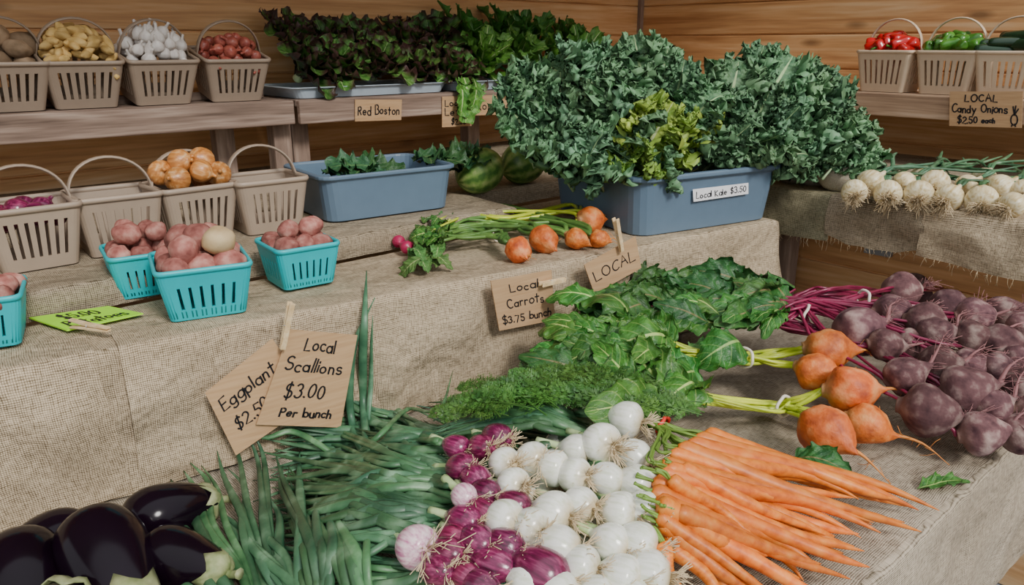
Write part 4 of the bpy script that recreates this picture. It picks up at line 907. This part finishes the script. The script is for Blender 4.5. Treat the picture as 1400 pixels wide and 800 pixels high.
# ---------------------------------------------------------------- beets
def beet_mesh(mat, seed, el=1, nz=.05): return MB().lathe([(a, b * (el if b < 0 else 1)) for a, b in sm([(.003, -1.5), (.06, -1.35), (.2, -1.12), (.5, -.85), (.84, -.48), (1, -.02), (.93, .42), (.66, .76), (.36, .93), (.3, 1.08)])], 28, lambda p: p * .04 * (1 + .13 * noise.noise(p * 1.3 + Vector((seed, 0, 0))) + nz * noise.noise(p * 5))).mesh('root', mat)
gbm = [beet_mesh(m_gb, i * 3.3, 1.2) for i in range(3)]; rbm = [beet_mesh(m_rb, 20 + i * 3.3, 1, .015) for i in range(4)]
def beet(px, py, rp_, tail, label, grp, msh, tmat, smat, stems, leaves, lset, off=None, hairsn=3, llen=(.15, .2), sr=.0032, surf=hit, freetail=False):
    P = surf(px, py, .03); r = rp_ / F * depth(P); P = surf(px, py, r * .9 if off is None else off)
    s = r / .04
    if freetail: Tt = P + rt * U(.06, .13) + up * U(-.03, .07) + Z * .01 + fw * U(-.03, .03)
    else: Tt = surf(tail[0], tail[1], .012 if off is None else max(.012, off - .02))
    d = (P - Tt).normalized()
    st0 = surf(stems[0][0], stems[0][1], .03); d = (d + (st0 - P).normalized() * .6).normalized()
    t = thing('beet', label, 'beet', P, grp); pw('root', R.choice(msh), t, orient(P, d, U(0, 6), s))
    mb = MB(); b = P - d * r * 1.15; mid = b.lerp(Tt, .45) + Vector((U(-.01, .01), U(-.01, .01), .008))
    pth = cat([b + d * .014, b, mid, Tt], 4); mb.tube(pth, [max(.0008, r * .2 * (1 - i / len(pth)) ** 1.3) for i in range(len(pth))], 6)
    for k in range(hairsn * 4):
        q = pth[R.randrange(1, len(pth))]; e = (Vector((U(-1, 1), U(-1, 1), U(-.5, .9))) + (rt * .8 if freetail else rt * 0)) * U(.012, .035); mb.tube([q, q + e * .5 + Vector((0, 0, U(-.004, .004))), q + e], .0006, 3)
    pw('tail', mb.mesh('tail', tmat), t)
    crown = P + d * r * .95; mb = MB()
    for k, lf in enumerate(leaves):
        w = [crown + Vector((U(-1, 1), U(-1, 1), U(-1, 1))) * r * .12]
        for (x, y), o in zip(stems, (.034, .03, .03)): w.append(surf(x + U(-7, 7), y + U(-7, 7), o + U(-.008, .012)))
        B = surf(lf[0], lf[1], U(.02, .05)); w.append(B); pth = cat(w, 4)
        mb.tube(pth, [sr * (1.25 - .5 * i / len(pth)) * U(.95, 1.05) for i in range(len(pth))], 6)
        T2 = surf(lf[2], lf[3], U(.015, .09)); dd = (T2 - B); dd = dd.normalized() * U(*llen)
        place_leaf(t, R.choice(lset), B, B + dd, Z * .8 + camdir * .9 + Vector((U(-.8, .8), U(-.8, .8), U(-.2, .2))), U(1.0, 1.35))
    pw('stems', mb.mesh('stems', smat), t)
    return t
def lv(n, xr, yr, ang=(150, 235), L=110, ymin=384):
    out = []
    for _ in range(n):
        x, y = U(*xr), U(*yr); a = radians(U(*ang)); c = x + L * cos(a); out.append((x, y, c, max(ymin + (22 if c < 890 else 0), y - L * sin(a) * .8)))
    return out
GB = [(1130, 478, 30, (1192, 484), 0, 'golden beet at the top of its bunch'), (1114, 508, 27, (1180, 530), 0, 'small golden beet tucked under the top one'), (1160, 533, 33, (1240, 542), 1, 'middle golden beet touching the dark beets'),
      (1128, 588, 36, (1218, 662), 1, 'lowest and largest golden beet with a drooping tail'), (1182, 580, 29, (1298, 636), 1, 'golden beet with a long tail pointing right')]
for x, y, r, tl, g, lab in GB:
    st = [(1062, 488 + (y - 490) * .3), (1010, 490), (940, 482)] if g == 0 else [(1085, 556 + (y - 560) * .25), (1050, 556), (960, 545)]
    lvs = lv(8, (820, 930), (440, 505), (140, 215)) if g == 0 else lv(7, (870, 970), (505, 558), (120, 205))
    beet(x, y, r * .95, tl, lab, None, gbm, m_gbt, m_gst, st, lvs, bl, llen=(.14, .19), sr=.0036)
RBT = [(1256, 396, 30), (1222, 428, 27), (1175, 452, 35), (1265, 440, 27), (1296, 420, 26), (1332, 432, 26), (1280, 458, 26), (1330, 462, 26), (1368, 472, 30), (1212, 472, 24), (1238, 514, 28), (1284, 498, 28), (1326, 500, 24), (1270, 562, 38), (1320, 534, 37), (1342, 592, 32), (1394, 534, 32), (1362, 508, 27), (1396, 496, 26), (1400, 452, 26), (1395, 592, 30), (1312, 396, 24), (1356, 556, 28), (1244, 472, 24), (1372, 430, 24), (1408, 565, 28), (1348, 398, 20), (1232, 398, 22)]
for i, (x, y, r) in enumerate(RBT):
    up_ = y < 473; low = y > 473; sx = x - U(70, 110)
    st = [(sx, y - 4 + (425 - y) * .15), (1100 + U(-15, 15), 425 + (14 if low else -12) + U(-12, 12)), (1040, 415 + U(-18, 18))] if not low else [(x - 40, y - 12), (x - 110, y - 30 + (430 - y) * .2), (1110, 450)]
    lvs = lv(4 if not low else 1, (880, 1090), (388, 430), (130, 205), 110, 366)
    beet(x, y, r * .95, None, 'dusty dark red beet %s' % ('in the upper half of the right heap' if up_ else 'in the lower half of the right heap'), 'red beets upper' if up_ else 'red beets lower', rbm, m_rbt, m_rst, st, lvs, rl, off=.04 if i != 23 else .015, hairsn=8, llen=(.12, .17), freetail=True)
for i in range(40):
    x, y, c, d = lv(1, (810, 1090), (405, 475), (125, 230))[0] if i < 28 else lv(1, (790, 930), (465, 520), (140, 215))[0]
    if x > 1020: y = min(y, 425)
    B = hit(x, y, U(.02, .06)); T2 = hit(c, d, U(.02, .09)); t = thing('beet_leaf', 'loose glossy beet leaf in the green heap against the step', 'beet leaf', B, 'loose beet leaves')
    place_leaf(t, R.choice(bl if i % 3 else rl), B, B + (T2 - B).normalized() * U(.12, .18), Z + camdir * .9 + Vector((U(-.8, .8), U(-.8, .8), 0)), U(1, 1.3), 'blade')
B = hit(1254, 668, .006); t = thing('beet_leaf', 'small torn leaf lying alone on the front burlap', 'beet leaf', B); place_leaf(t, bl[0], B, hit(1328, 660, .006), Z, .9, 'blade')
B = hit(1085, 628, .01); t = thing('beet_leaf', 'curled leaf lying below the largest golden beet', 'beet leaf', B)
for k in range(3): place_leaf(t, rl[k], B, hit(1130 + 22 * k, 618 + 14 * k, .03), Z + camdir * .5, 1.1, 'blade')
def band(px, py, r, dirp, label, mat, sq=.85):
    P = hit(px, py, .032); Q = hit(px + dirp[0], py + dirp[1], .032); d = (Q - P).normalized(); M = orient(P, d)
    tag(ob('rubber_band', MB().tube([(r * cos(a * pi / 12), r * sq * sin(a * pi / 12), .0015 * sin(a)) for a in range(24)], .0034, 6, closed=True).mesh('rubber_band', mat), None, M), label, 'rubber band')
band(1018, 489, .023, (30, 2), 'cream rubber band around the upper golden beet stems', m_rub)
band(1072, 556, .024, (30, 6), 'cream rubber band around the lower golden beet stems', m_rub)
band(1102, 430, .025, (30, 10), 'cream rubber band around the dark red beet stems', m_rub)
band(1180, 408, .022, (30, 6), 'cream rubber band around the farthest beet stems', m_rub)
band(906, 583, .018, (30, 14), 'red rubber band around the carrot tops', m_rubr)
# ---------------------------------------------------------------- bunches on the riser top
def rs(px, py, off=0): return at(px, py, ZR + .004 + off)
m_dst = produce('dark_green_stem', [(.3, (.05, .13, .03)), (.7, (.15, .29, .06))], 20, rough=.4, rnd=.3)
bs = [(708, 342, 18, (722, 357)), (743, 327, 19, (757, 340)), (787, 326, 15, (800, 332)), (806, 301, 19, (850, 280)), (818, 326, 13, (845, 330))]
for i, (x, y, r, tl) in enumerate(bs):
    st = [(x - 24, y - 16), (684 + i * 6, 320 - i * 8), (640, 320 - i * 9)]; lvs = [(596 + U(-20, 20), 324 - i * 5 + U(-8, 8), 560 + U(-12, 12), 335 + U(-8, 8)) for _ in range(7)]
    beet(x, y, r, tl, 'small orange beet in the bunch on the step, %s' % ('nearest the carrots sign', 'second from the left', 'third from the left', 'with a tail pointing up right', 'rightmost and smallest')[i], None, gbm, m_gbt, m_gst if i == 3 else m_dst, st, lvs, bl, llen=(.05, .08), sr=.0046, surf=rs, hairsn=1)
Mb = orient(rs(681, 320, .016), rs(720, 326, .016) - rs(681, 320, .016)); tag(ob('rubber_band', MB().tube([(.022 * cos(a * pi / 12), .018 * sin(a * pi / 12), 0) for a in range(24)], .0026, 6, closed=True).mesh('rubber_band', m_rub), None, Mb), 'cream rubber band around the small bunch on the step', 'rubber band')
radm = MB().lathe(sm([(.0008, -.05), (.002, -.03), (.008, -.016), (.015, -.006), (.016, .005), (.008, .014), (.004, .018)]), 14).mesh('root', m_rad)
m_rdl = leafmat('radish_leaf', (.06, .17, .035), (.16, .32, .08), (.4, .5, .2), .05, rough=.5, vs=.15)
rdl = [leafmesh('leaf', m_rdl, W=.26, nu=18, nv=10, prof=pf_beet, bend=.9, cup=.25, ruf=.25, rf=4, seed=400 + k, curl=.2, cf=9) for k in range(3)]
for i, (x, y, tl) in enumerate([(545, 330, (528, 280)), (556, 338, (530, 330)), (567, 330, (560, 300))]):
    P = rs(x, y, .018); t = thing('radish', 'red radish %s' % ('with a long tail standing up', 'lowest of the small bunch', 'half hidden behind its leaves')[i], 'radish', P)
    pw('root', radm, t, orient(P, P - rs(tl[0], tl[1], .02) + Vector((0, 0, -.01 if i else -.04)), 0, .95))
    for k in range(12):
        B = rs(572 + U(-10, 30), 342 + U(-20, 14), U(.01, .04)); T2 = rs(592 + U(-50, 55), 374 + U(-12, 14), U(.0, .03)); place_leaf(t, rdl[k % 3], B, B + (T2 - B).normalized() * U(.055, .08), Z + camdir + Vector((U(-.6, .6), U(-.6, .6), 0)), 1.2)
# ---------------------------------------------------------------- eggplants
egm = MB().lathe(sm([(.004, -.105), (.022, -.1), (.043, -.08), (.052, -.045), (.05, 0), (.041, .045), (.030, .08), (.02, .096), (.006, .1)], 4), 32, lambda p: Vector((p.x + .9 * p.z * p.z, p.y, p.z))).mesh('body', m_egg)
def calyx():
    mb = MB(); v = []; n = 20
    for i, (r, z) in enumerate(((.006, .108), (.02, .102), (.031, .088), (.036, .07))):
        for k in range(n):
            a = 2 * pi * k / n; dz = -.016 * (i / 3) * (1 if k % 4 == 0 else (-.6 if k % 4 == 2 else 0)); rr = r * (1 + .06 * (i == 3) * (1 if k % 4 == 0 else -.3)); v.append((rr * cos(a) + .9 * z * z, rr * sin(a), z + dz))
    return mb.add(v, [(i * n + k, i * n + (k + 1) % n, (i + 1) * n + (k + 1) % n, (i + 1) * n + k) for i in range(3) for k in range(n)]).mesh('calyx', m_cal)
cx_ = calyx(); est = MB().tube(cat([(.0095, 0, .1), (.012, 0, .118), (.022, 0, .14)], 4), [.009, .008, .0075, .007, .007, .007, .007, .008, .010], 8).mesh('stem', m_cal)
for (x, y, z0, tx, ty, tz, s, lab) in [(152, 778, .05, 190, 850, .03, 1.0, 'large glossy eggplant with its blunt end up'), (235, 700, .035, 330, 672, .035, .8, 'eggplant lying sideways with its pale cap toward the scallions sign'), (28, 800, .05, 40, 880, .03, .92, 'eggplant at the left edge of the heap'),
                               (60, 870, .06, 98, 782, .075, .85, 'eggplant with its pale cap showing at the bottom left'), (190, 895, .05, 236, 806, .05, .85, 'eggplant with its cap cut by the bottom edge'), (255, 770, .035, 340, 800, .03, .72, 'eggplant half hidden under the scallion blades'), (62, 742, .035, -20, 770, .03, .72, 'small eggplant behind the left edge one')]:
    P = at(x, y, ZT + z0 + .008); Q = at(tx, ty, ZT + tz); t = thing('eggplant', lab, 'eggplant', P); M = orient(P, Q - P, U(0, 6), (s * 1.15, s * 1.15, s * .88)); so = solid(pw('calyx', cx_, t, M), .002); pw('body', egm, t, M); pw('stem', est, t, M)
# ---------------------------------------------------------------- candy onions on the right table
bc = [MB().lathe(bulbprof(.038 * k, 1.6, .75), 20).mesh('bulb', m_con) for k in (1, .9)]
rc = [hairs(90, .034, .016, s + 30, -.026, .0010) for s in range(3)]
for i, (x, y) in enumerate([(1168, 262), (1214, 264), (1256, 266), (1298, 270), (1342, 274), (1384, 280), (1190, 250), (1236, 250), (1278, 252), (1322, 254), (1366, 258), (1400, 262), (1262, 245), (1345, 246)]):
    back = i > 5; P = at(x, y, ZL + (.042 if not back else .06)); t = thing('candy_onion', 'pale candy onion in the %s row on the right burlap' % ('rear' if back else 'front'), 'onion', P, 'candy onions %s' % ('rear' if back else 'front'))
    d = Vector((.75, U(-.4, .4), .35)); M = orient(P, d, U(0, 6), U(.88, 1.05)); pw('bulb', bc[i % 2], t, M); pw('roots', rc[i % 3], t, M)
    mb = MB(); nk = P + d.normalized() * .055
    for k in range(3):
        e = Vector((U(.15, .32), U(-.25, .15), 0)); pth = cat([nk - d * .01, nk + d * .04, nk + e * .6 + Vector((0, 0, U(.0, .03))), nk + e + Vector((0, 0, -.03 + U(0, .06)))], 4); mb.tube(pth, [.006] * (len(pth) - 3) + [.005, .004, .002], 6, .6, upr=Z)
    pw('leaves', mb.mesh('leaves', m_oleaf), t)
# ---------------------------------------------------------------- light
w = bpy.data.worlds.new('world'); bpy.context.scene.world = w; w.use_nodes = True
nt = w.node_tree; bg = nt.nodes['Background']; tc = nd(nt, 'ShaderNodeTexCoord'); sx = nd(nt, 'ShaderNodeSeparateXYZ'); nt.links.new(tc.outputs['Generated'], sx.inputs[0])
rp_w = ramp(nt, [(.0, (.08, .078, .075)), (.47, (.12, .118, .115)), (.55, (.60, .63, .66)), (1.0, (1.0, 1.03, 1.08))]); nt.links.new(math_(nt, 'MULTIPLY_ADD', sx.outputs[2], .5, .5), rp_w.inputs[0]); nt.links.new(rp_w.outputs[0], bg.inputs[0]); bg.inputs[1].default_value = 1.3
def sun(name, d, e, ang, c):
    l = bpy.data.lights.new(name, 'SUN'); l.energy = e; l.angle = radians(ang); l.color = c; o = bpy.data.objects.new(name, l); C.objects.link(o); o.rotation_euler = Vector(d).to_track_quat('-Z', 'Y').to_euler()
sun('sun', (.10, .70, -.58), 2.7, 13, (1, .965, .91))
